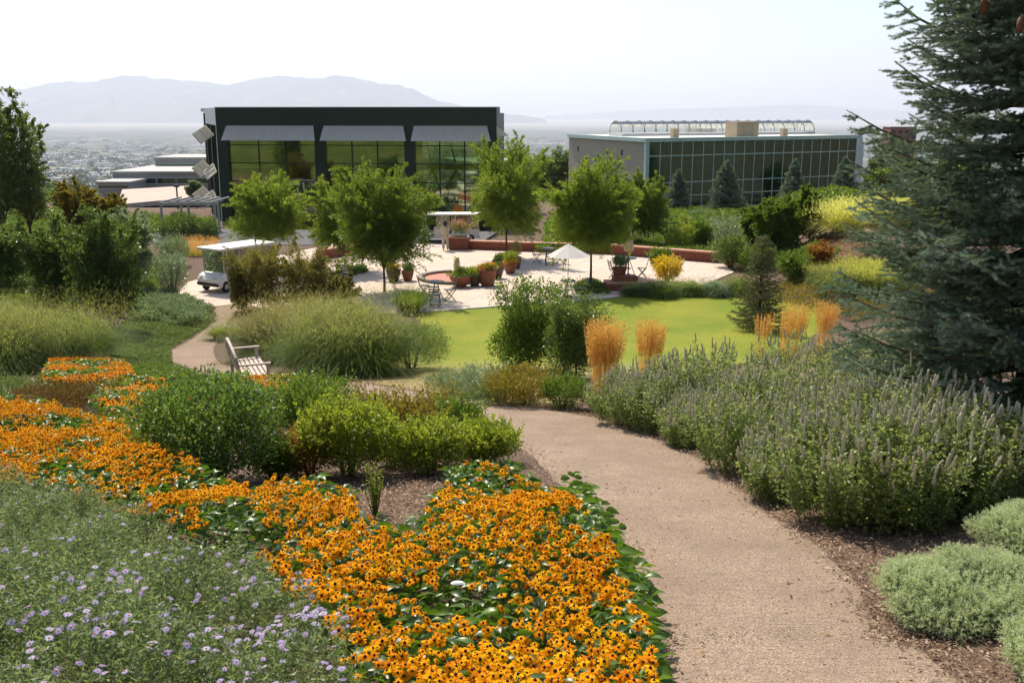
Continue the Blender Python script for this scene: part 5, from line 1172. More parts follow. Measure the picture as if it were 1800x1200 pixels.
tre('slightly shorter poplar right of the tallest one', 58, 450, 150, 84, 400, 15000, .11, L_poplar, 88, 'poplar_tree', W=.08, vase=.1, group='poplars at the left edge', open_=.45, fine=34)
tre('brownish thin-leaved tree between poplars and low office building', 152, 440, 320, 92, 405, 9000, .13, L_olive, 89, 'tree', W=.07)
tre('wispy brownish tree to the right of the poplars, below the buff roof', 205, 445, 340, 60, 410, 4500, .12, L_olive, 90, 'tree', W=.06)
GD = 'dark crab apple trees on the left'
tre('largest dark green crab apple tree left of the shuttle, silver light on its leaves', 195, 592, 372, 150, 555, 22000, .085, L_dark, 91, 'crab_apple_tree', group=GD, W=.055, fine=34, bottom=.25, open_=.6)
tre('dark crab apple tree standing left of the largest one', 112, 575, 386, 135, 520, 16000, .085, L_dark, 92, 'crab_apple_tree', group=GD, W=.055, fine=30, bottom=.25)
tre('silvery-leaved tree behind the dark crab apples, right side', 238, 520, 372, 92, 455, 13000, .10, L_silver, 93, 'silver_leaf_tree', W=.05, bottom=.25)
tre('dark leafy tree at the left picture edge below the poplars', 20, 520, 398, 130, 480, 12000, .10, L_dark, 94, 'tree', W=.06, bottom=.25)
bsh('shrub', 'silver-green shrub between the crab apple trees and the shuttle', 'shrub', 305, 532, 440, 64, L_silver, .07, 5000, 95, sh=40, shL=.4)
bsh('shrub', 'feathery grey-green shrub behind the shuttle roof', 'shrub', 305, 470, 412, 60, L_sage, .09, 3500, 96, sh=30, shL=.4)
bsh('hedge_shrub', 'dark hedge bush inside the pergola', 'shrub', 318, 424, 372, 76, L_dark, .12, 5000, 97, nl=12)
bsh('hedge_shrub', 'dark hedge bush at the left corner of the glass hall', 'shrub', 365, 424, 382, 44, L_dark, .12, 2500, 98, nl=8)
# weeping reddish shrubs at the plaza's left
GWp = 'weeping reddish shrubs beside the shuttle'
for px, pyb, pyt, w, sd, lb in ((462, 545, 425, 125, 101, 'weeping brown-green shrub right of the parked shuttle'), (540, 542, 436, 120, 102, 'weeping reddish shrub hiding the left plaza tables'), (598, 540, 486, 70, 105, 'low weeping shrub between the grass mounds and the left tables'), (425, 548, 462, 50, 103, 'small gnarled shrub with white gaps at the shuttle rear')):
    tre(lb, px, pyb, pyt, w, pyb - 14, 11000, .08, leafmat('leaf_weeping', (.11, .06, .03), (.12, .14, .035), (.22, .25, .07), .35), sd, 'weeping_shrub', 'shrub', GWp, W=.03, droop=.75, vase=.9, bottom=.0, open_=.5)
bsh('low_shrub', 'reddish brown bedding plants along the path behind the grass mounds', 'shrub', 560, 545, 505, 150, L_rust, .07, 4500, 104, nl=12)
# right-hand background shrubs and trees
GB = 'shrubs on the right behind the plaza'
for px, pyb, pyt, w, mt, sd, lb in ((1202, 446, 392, 66, L_lime, 111, 'knobbly yellow-green shrub topped by a round tuft'), (1272, 440, 378, 92, L_silver, 112, 'silvery broad shrub behind the brick wall'), (1283, 474, 410, 62, L_dark, 113, 'upright dark green shrub at the right end of the brick wall'),
      (1230, 445, 385, 40, L_mid, 114, 'green shrub left of the silvery one'), (1330, 480, 430, 60, L_mid, 115, 'green shrub at the head of the lawn, left of the slope'), (1392, 500, 446, 58, L_mid, 116, 'rounded green tree-like shrub at the foot of the mulch slope'), (1440, 478, 430, 40, L_rust, 117, 'small reddish shrub on the mulch slope'), (1345, 405, 378, 60, L_sage, 118, 'grey-green shrub between the leafy trees and the spruces'), (1232, 392, 372, 50, L_sage, 119, 'pale grey shrub at the foot of the green building'), (1160, 470, 440, 30, L_mid, 120, 'small green bush by the wall behind the variegated shrub')):
    bsh('shrub', lb, 'shrub', px, pyb, pyt, w, mt, .11, 3500, sd, GB, sh=50, shL=.35)
bsh('shrub', 'round clipped tuft rising above the knobbly shrub', 'shrub', 1200, 425, 368, 22, L_lime, .09, 1200, 121)
bsh('shrub', 'rounded dark bush just left of the second blue spruce by the hall', 'shrub', 1318, 394, 362, 44, L_dark, .2, 1500, 122)
for px, pyb, pyt, w, sd, lb in ((1362, 452, 342, 100, 125, 'leafy green tree before the right end of the long building'), (1422, 425, 335, 62, 126, 'slim leafy tree right of the larger leafy one'), (1325, 440, 360, 50, 127, 'small leafy tree left of the larger one')):
    tre(lb, px, pyb, pyt, w, pyb - 20, 12000, .14, L_mid, sd, 'leafy_tree', W=.07, bottom=.1, group='leafy trees on the right')
GC_ = 'blue spruces in front of the long green building'
for px, pyb, pyt, w, sd, lb in ((1190, 378, 299, 46, 131, 'leftmost blue spruce before the green glass wall'), (1273, 388, 281, 62, 132, 'largest blue spruce before the middle of the green glass wall'), (1392, 382, 279, 50, 133, 'blue spruce behind the leafy trees at the green glass wall'), (1479, 380, 276, 60, 134, 'rightmost blue spruce at the end of the green glass wall')):
    p = at(px, pyb, 88.0); z = float(T(p.x, 88)); z = min(z, p.z); H = at(px, pyt, 88).z - z; rx = w / 2 / FPX * 88
    conifer('blue_spruce', lb, 'tree', (p.x, 88, z), H, rx * 1.35, sd, N_blue, 60, .20, .06, .38, 8, .2, .22, .34, False, GC_)
loc, rx, h = fit(1333, 580, 412, 96, 0)
conifer('young_spruce', 'slender young spruce with bare lower branches on the lawn edge', 'tree', loc, h, rx * 1.1, 141, N_dry, 130, .045, .012, .24, 6, .25, .1, .2, True, droop=.3, power=.55) if False else conifer('young_spruce', 'slender young spruce with thin lower branches on the lawn edge', 'tree', loc, h, rx * 1.15, 141, N_dry, 190, .055, .014, .20, 7, .2, .3, .16, False, power=.6, gap=.08)
# bushes and trees around the glass hall's foot
GH = 'shrubs along the foot of the glass hall'
for k, (px, w, top, lb) in enumerate(((430, 70, 385, 'shrub at the left foot of the glass hall'), (560, 90, 390, 'wide shrub below the left bays of the glass hall'), (760, 70, 352, 'dark shrub below the right bay of the glass hall'), (850, 60, 360, 'tall dark shrub at the right foot of the glass hall'))):
    p = at(px, 415, 73.0); z = float(T(p.x, 73)); bush('shrub', lb, 'shrub', (p.x, 73.0, z), w / 2 / 24, 1.0, at(px, top, 73).z - z, 2500, .18, L_dark, 150 + k, group=GH)
p = at(807, 395, 71.5); z = float(T(p.x, 71.5)); bush('orange_blur', 'bright orange blur in the hall glass, made up as a shrub behind the rear shuttle', 'shrub', (p.x, 71.5, z), .42, .4, at(807, 360, 71.5).z - z, 1800, .14, F_or, 160)  # unclear orange blur in the hall glass, stood in for by a made-up shrub
GF = 'trees beyond the halls'
for k, (px, pyb, pyt, w, Y, mt, lb) in enumerate(((905, 345, 262, 90, 92, L_locust, 'light tree rising between the two halls'), (985, 320, 262, 60, 130, L_dark, 'dark tree just left of the beige end wall'), (955, 330, 268, 60, 140, L_mid, 'rounded tree left of the dark one between the halls'), (1070, 400, 330, 60, 85, L_mid, 'tree behind the vase-shaped locust, before the beige wall'),
     (1535, 380, 300, 60, 100, L_mid, 'light green tree right of the last blue spruce'), (1590, 350, 285, 90, 120, L_mid, 'green tree behind the big spruce branches, below the brick tower'), (1545, 300, 262, 44, 200, L_dark, 'dark distant tree at the right end of the long building'), (1690, 370, 290, 120, 110, L_locust, 'tree glimpsed through the big spruce'), (230, 330, 300, 40, 190, L_mid, 'tree left of the low office building'), (112, 385, 330, 50, 110, L_mid, 'tree behind the poplars, near the buff roof'), (345, 352, 320, 30, 104, L_sage, 'pale bush on the edge of the buff roof'), (60, 420, 372, 70, 75, L_dark, 'dark bushy tree under the poplars'))):
    p = at(px, pyb, Y); z = min(p.z, float(T(p.x, Y))); h = at(px, pyt, Y).z - z; rx = w / 2 / FPX * Y
    limb_tree('far_tree', lb, 'tree', (p.x, Y, z), h, rx, h * .2, 6000, .0026 * Y, mt, 170 + k, .0014 * Y, group=GF, fine=16, bottom=.1, open_=.8)
# belt of distant trees and the city on the valley floor
rng = np.random.default_rng(77)
def crowns(name, label, n, ymin, ymax, s0, mat, seed, dens=60, pw=1.6, xr=.62):
    rng = np.random.default_rng(seed); y = ymin + (ymax - ymin) * rng.random(n) ** pw; x = (rng.random(n) * 2 - 1) * y * xr
    cl = np.sin(x * .011 + 3 * np.sin(y * .004)) + np.sin(y * .017 + x * .003) + rng.normal(size=n) * .5; k = cl > -.3; x = x[k]; y = y[k]; n = len(x)
    z = np.where(y > 330, TV(x, y), T(x, y)); s = s0 * (.5 + rng.random(n)) ; u = unit(rng.normal(size=(n, dens, 3))); u[..., 2] = np.abs(u[..., 2])
    P = np.stack([x, y, z], 1)[:, None] + u * (s[:, None, None] * [1, 1, .95]) * (.75 + .3 * rng.random((n, dens, 1))); P = P.reshape(-1, 3); u = u.reshape(-1, 3); S = np.repeat(s, dens)
    V, F = leafVF(P, unit(u + .9 * rng.normal(size=P.shape)), S * (6 / dens ** .75), S * (4 / dens ** .75), rng); o = arr(name, V, F, mat, None, np.repeat(np.repeat(rng.random(n) * .7, dens) + .3 * rng.random(len(P)), 4)); tag(o, label, 'trees', kind='stuff')
crowns('tree_belt', 'belt of green trees below the garden at the near edge of the valley', 1100, 210, 620, 3.6, leafmat('far_leaf', (.03, .06, .02), (.06, .10, .03), (.10, .15, .05), .2, .8, .1), 5, 130)
crowns('valley_trees', 'countless trees scattered over the valley floor', 6500, 620, 5200, 7.5, leafmat('far_leaf2', (.02, .045, .02), (.035, .065, .03), (.06, .09, .04), .1, .9, .1), 6, 12)
n = 4200; y = 650 + 6500 * rng.random(n) ** 1.3; x = (rng.random(n) * 2 - 1) * y * .62; cl = np.sin(x * .0016 + y * .0011) + np.sin(y * .0035) + rng.normal(size=n) * .6; k = cl > .1; x = x[k]; y = y[k]; n = len(x)
sxx = 6 + 26 * rng.random(n) ** 3 + y * .004; syy = 6 + 10 * rng.random(n); szz = 3.5 + 5 * rng.random(n) ** 2; z = TV(x, y); c8 = np.array([[-1, -1, -.2], [1, -1, -.2], [1, 1, -.2], [-1, 1, -.2], [-1, -1, 1], [1, -1, 1], [1, 1, 1], [-1, 1, 1]])
V = np.stack([x, y, z], 1)[:, None] + c8[None] * np.stack([sxx / 2, syy / 2, szz], 1)[:, None]; Fb = np.array([(4, 5, 6, 7), (0, 1, 5, 4), (1, 2, 6, 5), (2, 3, 7, 6), (3, 0, 4, 7)])
F = (Fb[None] + (np.arange(n) * 8)[:, None, None]).reshape(-1, 4)
m, nt, out = nm('distant_buildings'); a = nt.nodes.new('ShaderNodeAttribute'); a.attribute_name = 'v'; c = ramp(nt, a.outputs['Fac'], [(0, (.22, .17, .14)), (.4, (.42, .38, .34)), (.75, (.7, .68, .66)), (1, (.85, .85, .85))]); pbsdf(nt, out, c, .8)
tag(arr('distant_city', V.reshape(-1, 3), F, m, None, np.repeat(rng.random(n), 8)), 'pale roofs of the distant city strewn over the valley', 'city', kind='stuff')
# ------------------------------------------------------------------ the big blue spruce on the right
p = ground(5.85, 10.9); big, A_, E_ = conifer('blue_spruce', 'tall blue spruce rising out of the picture at the right edge with brown cones', 'tree', p, 12.5, 2.38, 7, N_blue, 640, .029, .0064, .27, 8, .9, .34, .145, True, gap=.04, power=.55, tr=.012, uplift=.08)
cone0 = None; rng = np.random.default_rng(12)
q = MB().lathe([(.006, 0), (.017, -.012), (.023, -.035), (.022, -.06), (.015, -.085), (.004, -.098)], 10)
V = np.array(q.v); 
hz_ = A_[:, 2] + p.z; sel = np.where((hz_ > 8.9) & (hz_ < 10.9) & (E_[:, 0] < -.45) & (E_[:, 0] > -1.5) & (E_[:, 1] < .5))[0]; sel = rng.choice(sel, 26, replace=False)
for i in sel:
    if cone0 is None:
        cone0 = q.build('cone', plain('cone_brown', (.17, .075, .04), .7, 0, .3, 90, .006), big, True); o = cone0
    else: o = cone0.copy(); COL.objects.link(o); o.parent = big
    o.location = Vector(E_[i]) + Vector((0, 0, -.01)); o.rotation_euler = (rng.normal() * .2, rng.normal() * .2, rng.random() * 6); s = 1.35 + .5 * rng.random(); o.scale = (s, s, s)
# ------------------------------------------------------------------ hyssop hedge
rng = np.random.default_rng(20); sv = []
N = 8; K = 14
for var in range(3):
    vs = []; fs = []
    for i in range(K + 1):
        t = i / K; z = -.0 + t * .12; r = .0135 * (1 - .45 * t ** 2) * (1.25 if i % 2 else .78) * (.5 if i in (0, K) else 1)
        bx = .012 * math.sin(t * 2 + var * 2) * var
        for k in range(N): a = 2 * PI * k / N + i * .4; rr = r * (1 + .2 * rng.normal()); vs.append((rr * math.cos(a) + bx, rr * math.sin(a), z))
    for i in range(K):
        for k in range(N): fs.append((i * N + k, i * N + (k + 1) % N, (i + 1) * N + (k + 1) % N, (i + 1) * N + k))
    o = arr('flower_spike', np.array(vs), np.array(fs), L_spike, None, rng.random(len(vs)) * .8 + .1); sv.append(o.data); bpy.data.objects.remove(o)
fe = [G(x, y) for x, y in ((1085, 752), (1130, 764), (1200, 790), (1285, 838), (1365, 890), (1450, 932), (1545, 946), (1640, 945), (1735, 905))]
cl = []
for i, f in enumerate(fe):
    dr = Vector((.42, .9, 0)) if i < 7 else Vector((.1, 1, 0))
    for r_ in range(3 if i > 0 else 2):
        q = f + dr * (.42 + .95 * r_); 
        if i >= 7 and r_ == 2: continue
        cl.append((q.x, q.y, r_, i))
cl += [(4.6, 15.6, 3, 20), (3.4, 16.2, 3, 21), (5.6, 14.6, 3, 22), (5.0, 13.2, 3, 23)]
where = ['at the left end of the hedge', 'second from the left end', 'left of the hedge middle', 'in the left middle of the hedge', 'in the middle of the hedge', 'right of the hedge middle', 'nearest the camera by the mulch', 'near the silver artemisia', 'against the big spruce']
rown = ['front row', 'second row', 'third row']
for ci, (x, y, r_, i) in enumerate(cl):
    z = float(T(x, y)); lb = ('hyssop plant with greyish flower spikes, %s, %s' % (rown[r_], where[i])) if r_ < 3 else 'hyssop plant with greyish spikes at the back of the hedge, %s' % {20: 'below the golden grass', 21: 'toward the lawn', 22: 'under the spruce branches', 23: 'close to the spruce trunk'}[i]
    t = thing('hyssop_plant', lb, 'flowering plant', (x, y, z), 0, 'hyssop plants in the hedge')
    n = 84 if r_ < 3 else 60; a = rng.random(n) * 6.283; q = np.sqrt(rng.random(n)); rad = .68; Hh = (.90 + .15 * r_ + .08 * rng.random()) * ((.95, 1.0, .66, 1.05, .68, 1.04, 1.16, 1.16, 1.05)[i] if i < 9 else 1.05)
    B = np.stack([np.cos(a) * q * rad * .55, np.sin(a) * q * rad * .55, np.zeros(n)], 1)
    D = unit(np.stack([np.cos(a) * q * .42, np.sin(a) * q * .42, np.ones(n)], 1) + .06 * rng.normal(size=(n, 3))); L = Hh * (.84 + .16 * rng.random(n)) * (1 - .24 * q ** 2)
    low = rng.random(n) < .25; L = np.where(low, L * .78, L)
    per = 85; tt = .12 + .9 * rng.random((n, per)) ** .75; P = (B[:, None] + D[:, None] * (L[:, None] * tt)[..., None]).reshape(-1, 3); P += rng.normal(size=P.shape) * .028
    dd = unit(rng.normal(size=P.shape) * [1, 1, .5] + [0, 0, .15]); V, F = leafVF(P + dd * .01, dd, .055 * (.6 + .6 * rng.random(len(P))), .026, rng, .1)
    arr('foliage', V, F, L_mint, t, np.repeat(rng.random(len(P)) * .6 + .4 * tt.reshape(-1) * rng.random(len(P)), 4))
    m = MB()
    for k in range(0, n, 2): m.tube([tuple(B[k]), tuple(B[k] + D[k] * L[k])], [.004, .002], 3, False)
    m.build('stems', M_stem, t)['kind'] = 'stuff'
    for k in range(n):
        o = bpy.data.objects.new('flower_spike', sv[int(rng.integers(0, 3))]); COL.objects.link(o); o.parent = t
        o.location = B[k] + D[k] * L[k]; s = .8 + .7 * rng.random(); o.scale = (1.0, 1.0, s); e = Vector(D[k] * [.55, .55, 1] + rng.normal(size=3) * .12).to_track_quat('Z', 'Y').to_euler(); o.rotation_euler = e
# ------------------------------------------------------------------ silver artemisia mounds, bottom right
GA = 'silver artemisia mounds'
def feather(label, x, y, rx, ry, h, n, seed):
    rng = np.random.default_rng(seed); t = thing('artemisia_mound', label, 'plant', (x, y, float(T(x, y))), 0, GA); lum = make_lumps(rx, ry, h, 16, rng, .30, .0)
    lum = [(a[0] * 1.1, a[1] * 1.1, a[2] * .9, a[3], a[4], a[5]) for a in lum]
    ns = n // 22; P, U, k = shell_points(ns, lum, rng, .86); kk = P[:, 2] > -.02; P = P[kk]; U = U[kk]; k = k[kk]
    SD = unit(U + [0, 0, .5] + .3 * rng.normal(size=P.shape)); per = 22; tt = rng.random((len(P), per)); Q = (P[:, None] + SD[:, None] * (tt * .055)[..., None]).reshape(-1, 3)
    d = unit(np.repeat(SD, per, 0) * .6 + unit(rng.normal(size=Q.shape)) * .9); V, F = leafVF(Q, d, .019 * (.6 + .8 * rng.random(len(Q))), .0036, rng, .1)
    arr('foliage', V, F, L_art, t, np.repeat(np.clip(rng.random(len(Q)) * .5 + .5 * tt.reshape(-1), 0, 1), 4))
    U2 = unit(rng.normal(size=(len(P) * 2, 3)));
    m = MB()
    for a in range(9): an = a * .7; m.tube([(0, 0, 0), (math.cos(an) * rx * .5, math.sin(an) * ry * .5, h * .3), (math.cos(an) * rx * .8, math.sin(an) * ry * .8, h * .45)], [.012, .008, .004], 5)
    m.build('stem', M_barkg, t)
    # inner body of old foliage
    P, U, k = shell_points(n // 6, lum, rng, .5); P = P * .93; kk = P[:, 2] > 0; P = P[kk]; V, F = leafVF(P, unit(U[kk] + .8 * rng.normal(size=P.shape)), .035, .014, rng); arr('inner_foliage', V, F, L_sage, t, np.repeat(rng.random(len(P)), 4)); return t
g1 = G(1670, 1135); feather('wide silvery feathery mound at the lower right beside the path', g1.x + .42, g1.y + .50, .60, .50, .36, 190000, 1)
g2 = G(1795, 1060); feather('silvery mound behind the wide one at the right picture edge', g2.x + .6, g2.y + .8, .55, .5, .34, 120000, 2)
g3 = G(1830, 1215); feather('silvery feathery mound cut by the lower right picture corner', g3.x + .25, g3.y + .12, .36, .36, .32, 80000, 3)
# ------------------------------------------------------------------ flower beds
def field_pts(polys, off, dens, rng):
    out = []
    for poly, dn in polys:
        pts = [G(x, y, off) if y < 1240 else G(x, y, off) for x, y in poly]; f = inpoly(pts); P2 = np.array([(p.x, p.y) for p in pts]); lo_, hi = P2.min(0), P2.max(0); n = int((hi - lo_).prod() * dens * dn)
        xy = lo_ + rng.random((n, 2)) * (hi - lo_); out.append(xy[f(xy[:, 0], xy[:, 1])])
    return np.vstack(out)
def mounds(x, y): return .5 * np.sin(x * 2.3 + 1.3 * np.sin(y * 1.1)) + .5 * np.sin(y * 1.9 + 1.1 * np.sin(x * 1.7 + 2))
rud = [([(640, 1270), (600, 1130), (560, 1040), (480, 985), (420, 930), (450, 870), (540, 828), (600, 842), (640, 895), (700, 925), (745, 900), (752, 862), (800, 815), (860, 806), (930, 828), (1000, 858), (1038, 900), (1078, 960), (1112, 1030), (1146, 1130), (1162, 1270)], 1),
       ([(-160, 690), (0, 688), (80, 704), (240, 748), (310, 792), (420, 845), (445, 880), (430, 935), (340, 925), (240, 880), (110, 845), (-160, 815)], 1)]
rudf = [([(66, 668), (90, 630), (165, 622), (222, 638), (245, 672), (205, 684), (130, 676)], .8), ([(158, 706), (185, 680), (240, 664), (292, 672), (300, 730), (235, 742)], 1), ([(385, 672), (440, 660), (540, 666), (540, 694), (480, 710), (390, 698)], 1)]
def height(x, y): return .46 + .10 * mounds(x, y) + .05 * mounds(x * 2.7 + 1, y * 2.7)
# head template
def head_template(npet, low=False):
    V = []; F = []; Mi = []; v = []
    for k in range(npet):
        a = 2 * PI * k / npet; c, s = math.cos(a), math.sin(a); W = .0075 if not low else .011
        for r, z, w in ((.007, .0, .55), (.020, -.001, 1.0), (.033, -.008, .15)):
            V += [(c * r + s * W * w, s * r - c * W * w, z), (c * r - s * W * w, s * r + c * W * w, z)]
        b = len(V) - 6; F += [(b, b + 1, b + 3, b + 2), (b + 2, b + 3, b + 5, b + 4)]; Mi += [0, 0]
    npv = len(V); b = len(V); K = 8
    for r, z in ((.0085, -.001), (.0085, .005), (.0055, .0095), (.001, .011)):
        for k in range(K): V.append((r * math.cos(2 * PI * k / K), r * math.sin(2 * PI * k / K), z))
    for i in range(3):
        for k in range(K): F.append((b + i * K + k, b + i * K + (k + 1) % K, b + (i + 1) * K + (k + 1) % K, b + (i + 1) * K + k)); Mi.append(1)
    return np.array(V), np.array(F), np.array(Mi), npv
def place(P, Nn, s, Vt, rng, warp=.0035):
    n = len(P); a = rng.random(n) * 6.283; ref = unit(np.stack([np.cos(a), np.sin(a), np.zeros(n)], 1)); X = unit(ref - (ref * Nn).sum(1, keepdims=True) * Nn); Y = np.cross(Nn, X)
    W = P[:, None] + s[:, None, None] * (X[:, None] * Vt[None, :, :1] + Y[:, None] * Vt[None, :, 1:2] + Nn[:, None] * Vt[None, :, 2:3])
    r = np.linalg.norm(Vt[:, :2], axis=1); W = W + (r > .015)[None, :, None] * rng.normal(size=W.shape) * warp
    return W
def heads(P, Nn, s, tmpl, rng, mats, name, label, cat, nobj, objname, objlabel, group, warp=.0035, fol=None):
    Vt, Ft, Mi, npv = tmpl
    # the nearest ones become objects of their own
    d = P[:, 1] * cp + (CZ - P[:, 2]) * sp_; px = 900 + FPX * P[:, 0] / d; v_ = -(P[:, 1] * (sp_) - (CZ - P[:, 2]) * cp) / d; py = 600 + FPX * ((CZ - P[:, 2]) * cp - P[:, 1] * sp_) / d
    ok = (px > 5) & (px < 1795) & (py < 1195); order = np.argsort(np.where(ok, d, 1e9))[:nobj]; rest = np.ones(len(P), bool); rest[order] = False
    Wv = place(P[rest], Nn[rest], s[rest], Vt, rng, warp); n = rest.sum(); m = len(Vt); F = (Ft[None] + (np.arange(n) * m)[:, None, None]).reshape(-1, 4)
    vv = np.repeat(rng.random(n) * .6, m) + .4 * rng.random(n * m)
    o = arr(name, Wv.reshape(-1, 3), F, mats[0], None, vv); o.data.materials.append(mats[1]); o.data.polygons.foreach_set('material_index', np.tile(Mi, n).astype(np.int32)); tag(o, label, cat, kind='stuff')
    pets = []; cents = []
    for q in range(6):
        Wt = place(np.zeros((1, 3)), np.array([[0, 0, 1.]]), np.ones(1), Vt, rng, warp)[0]; a = arr(objname, Wt[:npv], Ft[Mi == 0], mats[0], None, np.full(npv, q / 6) + .2 * rng.random(npv)); pets.append(a.data); bpy.data.objects.remove(a)
    a = arr('centre', Vt[npv:], Ft[Mi == 1] - npv, mats[1], None, None); cents.append(a.data); bpy.data.objects.remove(a)
    for i in order:
        o = bpy.data.objects.new(objname, pets[int(rng.integers(0, 6))]); COL.objects.link(o); o.location = P[i]; o.rotation_euler = Vector(Nn[i]).to_track_quat('Z', 'Y').to_euler(); o.scale = (s[i],) * 3; tag(o, objlabel, cat, group)
        c = bpy.data.objects.new('centre', cents[0]); COL.objects.link(c); c.parent = o
rng = np.random.default_rng(99)
xy = field_pts(rud, .5, 380, rng)
den = mounds(xy[:, 0] * 1.9 + 3, xy[:, 1] * 1.7) + .45 * rng.normal(size=len(xy)); xy = xy[den > -.12]
z = T(xy[:, 0], xy[:, 1]) + height(xy[:, 0], xy[:, 1]) + .035 * rng.normal(size=len(xy)); P = np.column_stack([xy, z])
Nn = unit(np.stack([.0 + .4 * rng.normal(size=len(P)), -.3 + .38 * rng.normal(size=len(P)), np.ones(len(P))], 1)); s = np.where(rng.random(len(P)) < .1, .38 + .2 * rng.random(len(P)), .64 + .48 * rng.random(len(P)))
tm = head_template(12)
heads(P, Nn, s, tm, rng, (P_orange, M_cone), 'black_eyed_daisies', 'mass of orange black-eyed daisies filling the beds left of the path', 'flowers', 300, 'black_eyed_daisy', 'orange daisy with dark centre among those nearest the camera', 'orange daisies nearest the camera')
xy2 = field_pts(rudf, .35, 300, rng); P2 = np.column_stack([xy2, T(xy2[:, 0], xy2[:, 1]) + .38 + .05 * mounds(xy2[:, 0] * 1.5, xy2[:, 1] * 1.5) + .03 * rng.normal(size=len(xy2))]); Nn = unit(np.stack([.25 * rng.normal(size=len(P2)), -.2 + .25 * rng.normal(size=len(P2)), np.ones(len(P2))], 1))
Vt, Ft, Mi, npv = head_template(7, True); Wv = place(P2, Nn, 1.1 + .3 * rng.random(len(P2)), Vt, rng); n = len(P2); m_ = len(Vt)
o = arr('black_eyed_daisies', Wv.reshape(-1, 3), (Ft[None] + (np.arange(n) * m_)[:, None, None]).reshape(-1, 4), P_orange, None, np.repeat(rng.random(n) * .6, m_)); o.data.materials.append(M_cone); o.data.polygons.foreach_set('material_index', np.tile(Mi, n).astype(np.int32)); tag(o, 'far patches of orange daisies near the bench and the left grass mound', 'flowers', kind='stuff')
# foliage of the daisies: broad pointed leaves
def broadleaves(P, D, L, W, rng):
    n = len(P); L = L[:, None]; W = W[:, None]; S, Nn = frame(D, rng); up = np.sign(Nn[:, 2:3]) * Nn; rows = []
    for t, w in ((0, .12), (.25, .8), (.5, 1), (.78, .6), (1, .03)):
        c = P + D * L * t - np.array([0, 0, 1.]) * L * .45 * t * t; rows += [c - S * W * w * .5 + up * W * w * .16, c, c + S * W * w * .5 + up * W * w * .16]
    V = np.stack(rows, 1); F = np.array([[3 * j + a, 3 * j + a + 1, 3 * j + a + 4, 3 * j + a + 3] for j in range(4) for a in (0, 1)])
    return V.reshape(-1, 3), (F[None] + (np.arange(n) * 15)[:, None, None]).reshape(-1, 4)
xl = field_pts(rud + rudf, .4, 520, rng); n = len(xl); zl = T(xl[:, 0], xl[:, 1]) + (height(xl[:, 0], xl[:, 1]) - .04) * (.25 + .72 * rng.random(n) ** .6)
a = rng.random(n) * 6.283; D = unit(np.stack([np.cos(a), np.sin(a), .15 + .5 * rng.random(n)], 1))
V, F = broadleaves(np.column_stack([xl, zl]), D, .09 + .07 * rng.random(n), .035 + .025 * rng.random(n), rng); tag(arr('daisy_foliage', V, F, L_rud, None, np.repeat(rng.random(n), 15), True), 'broad dark green leaves beneath the orange daisies', 'foliage', kind='stuff')
# leafy border along the path edge
bp = [G(x, y, .15) for x, y in ((1015, 868), (1050, 905), (1085, 965), (1120, 1030), (1145, 1090), (1150, 1150), (1160, 1230))]; nb = 650; tq = rng.random(nb) * (len(bp) - 1.001); ki = tq.astype(int); BP = np.array([tuple(b) for b in bp]); Pb = BP[ki] + (BP[ki + 1] - BP[ki]) * (tq - ki)[:, None] - np.array([.22, 0, 0]) * rng.random((nb, 1)); Pb[:, 2] = T(Pb[:, 0], Pb[:, 1]) + .05 + .33 * rng.random(nb)
D = unit(np.stack([.6 + .5 * rng.random(nb), rng.normal(size=nb) * .6, .2 + .4 * rng.random(nb)], 1)); V, F = broadleaves(Pb, D, .08 + .07 * rng.random(nb), .04 + .035 * rng.random(nb), rng)
tag(arr('border_foliage', V, F, L_rud, None, np.repeat(.3 + .7 * rng.random(nb), 15), True), 'large glossy leaves spilling over the path edge from the flower bed', 'foliage', kind='stuff')
k = rng.choice(len(P), min(len(P), 3800), replace=False); e = P[k]; b = e - np.stack([np.zeros(len(k)), np.zeros(len(k)), np.full(len(k), .28)], 1) + .02 * rng.normal(size=e.shape)
V, F, m_ = bladeVF(e - (e - b), unit(e - b), np.linalg.norm(e - b, axis=1), .004, 0.0, 1); tag(arr('daisy_stems', V, F, M_stem, None, None), 'thin green stems carrying the orange daisies', 'stems', kind='stuff')
# asters
ast = [([(-260, 800), (0, 822), (120, 848), (240, 885), (330, 935), (420, 948), (490, 990), (560, 1050), (600, 1120), (640, 1190), (655, 1300), (660, 1480), (-300, 1480), (-420, 1200)], 1)]
xa = field_pts(ast, .62, 300, rng); n = len(xa); ha = .57 + .14 * mounds(xa[:, 0] * 2.8, xa[:, 1] * 2.8) + .05 * mounds(xa[:, 0] * 8 + 1, xa[:, 1] * 8) + .05 * rng.normal(size=n)
gapn = mounds(xa[:, 0] * 4.1 + 1, xa[:, 1] * 3.7); ha = ha - .28 * (gapn < -.6)
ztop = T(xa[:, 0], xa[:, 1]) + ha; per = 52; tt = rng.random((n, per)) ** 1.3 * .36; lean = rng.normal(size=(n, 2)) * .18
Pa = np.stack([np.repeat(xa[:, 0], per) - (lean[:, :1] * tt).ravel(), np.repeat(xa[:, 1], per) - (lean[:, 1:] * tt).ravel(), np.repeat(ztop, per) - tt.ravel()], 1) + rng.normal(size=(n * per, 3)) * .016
D = unit(rng.normal(size=Pa.shape) * [1, 1, .6] + [0, 0, .55]); V, F = leafVF(Pa, D, .033 * (.6 + .7 * rng.random(len(Pa))), .0095, rng, .15)
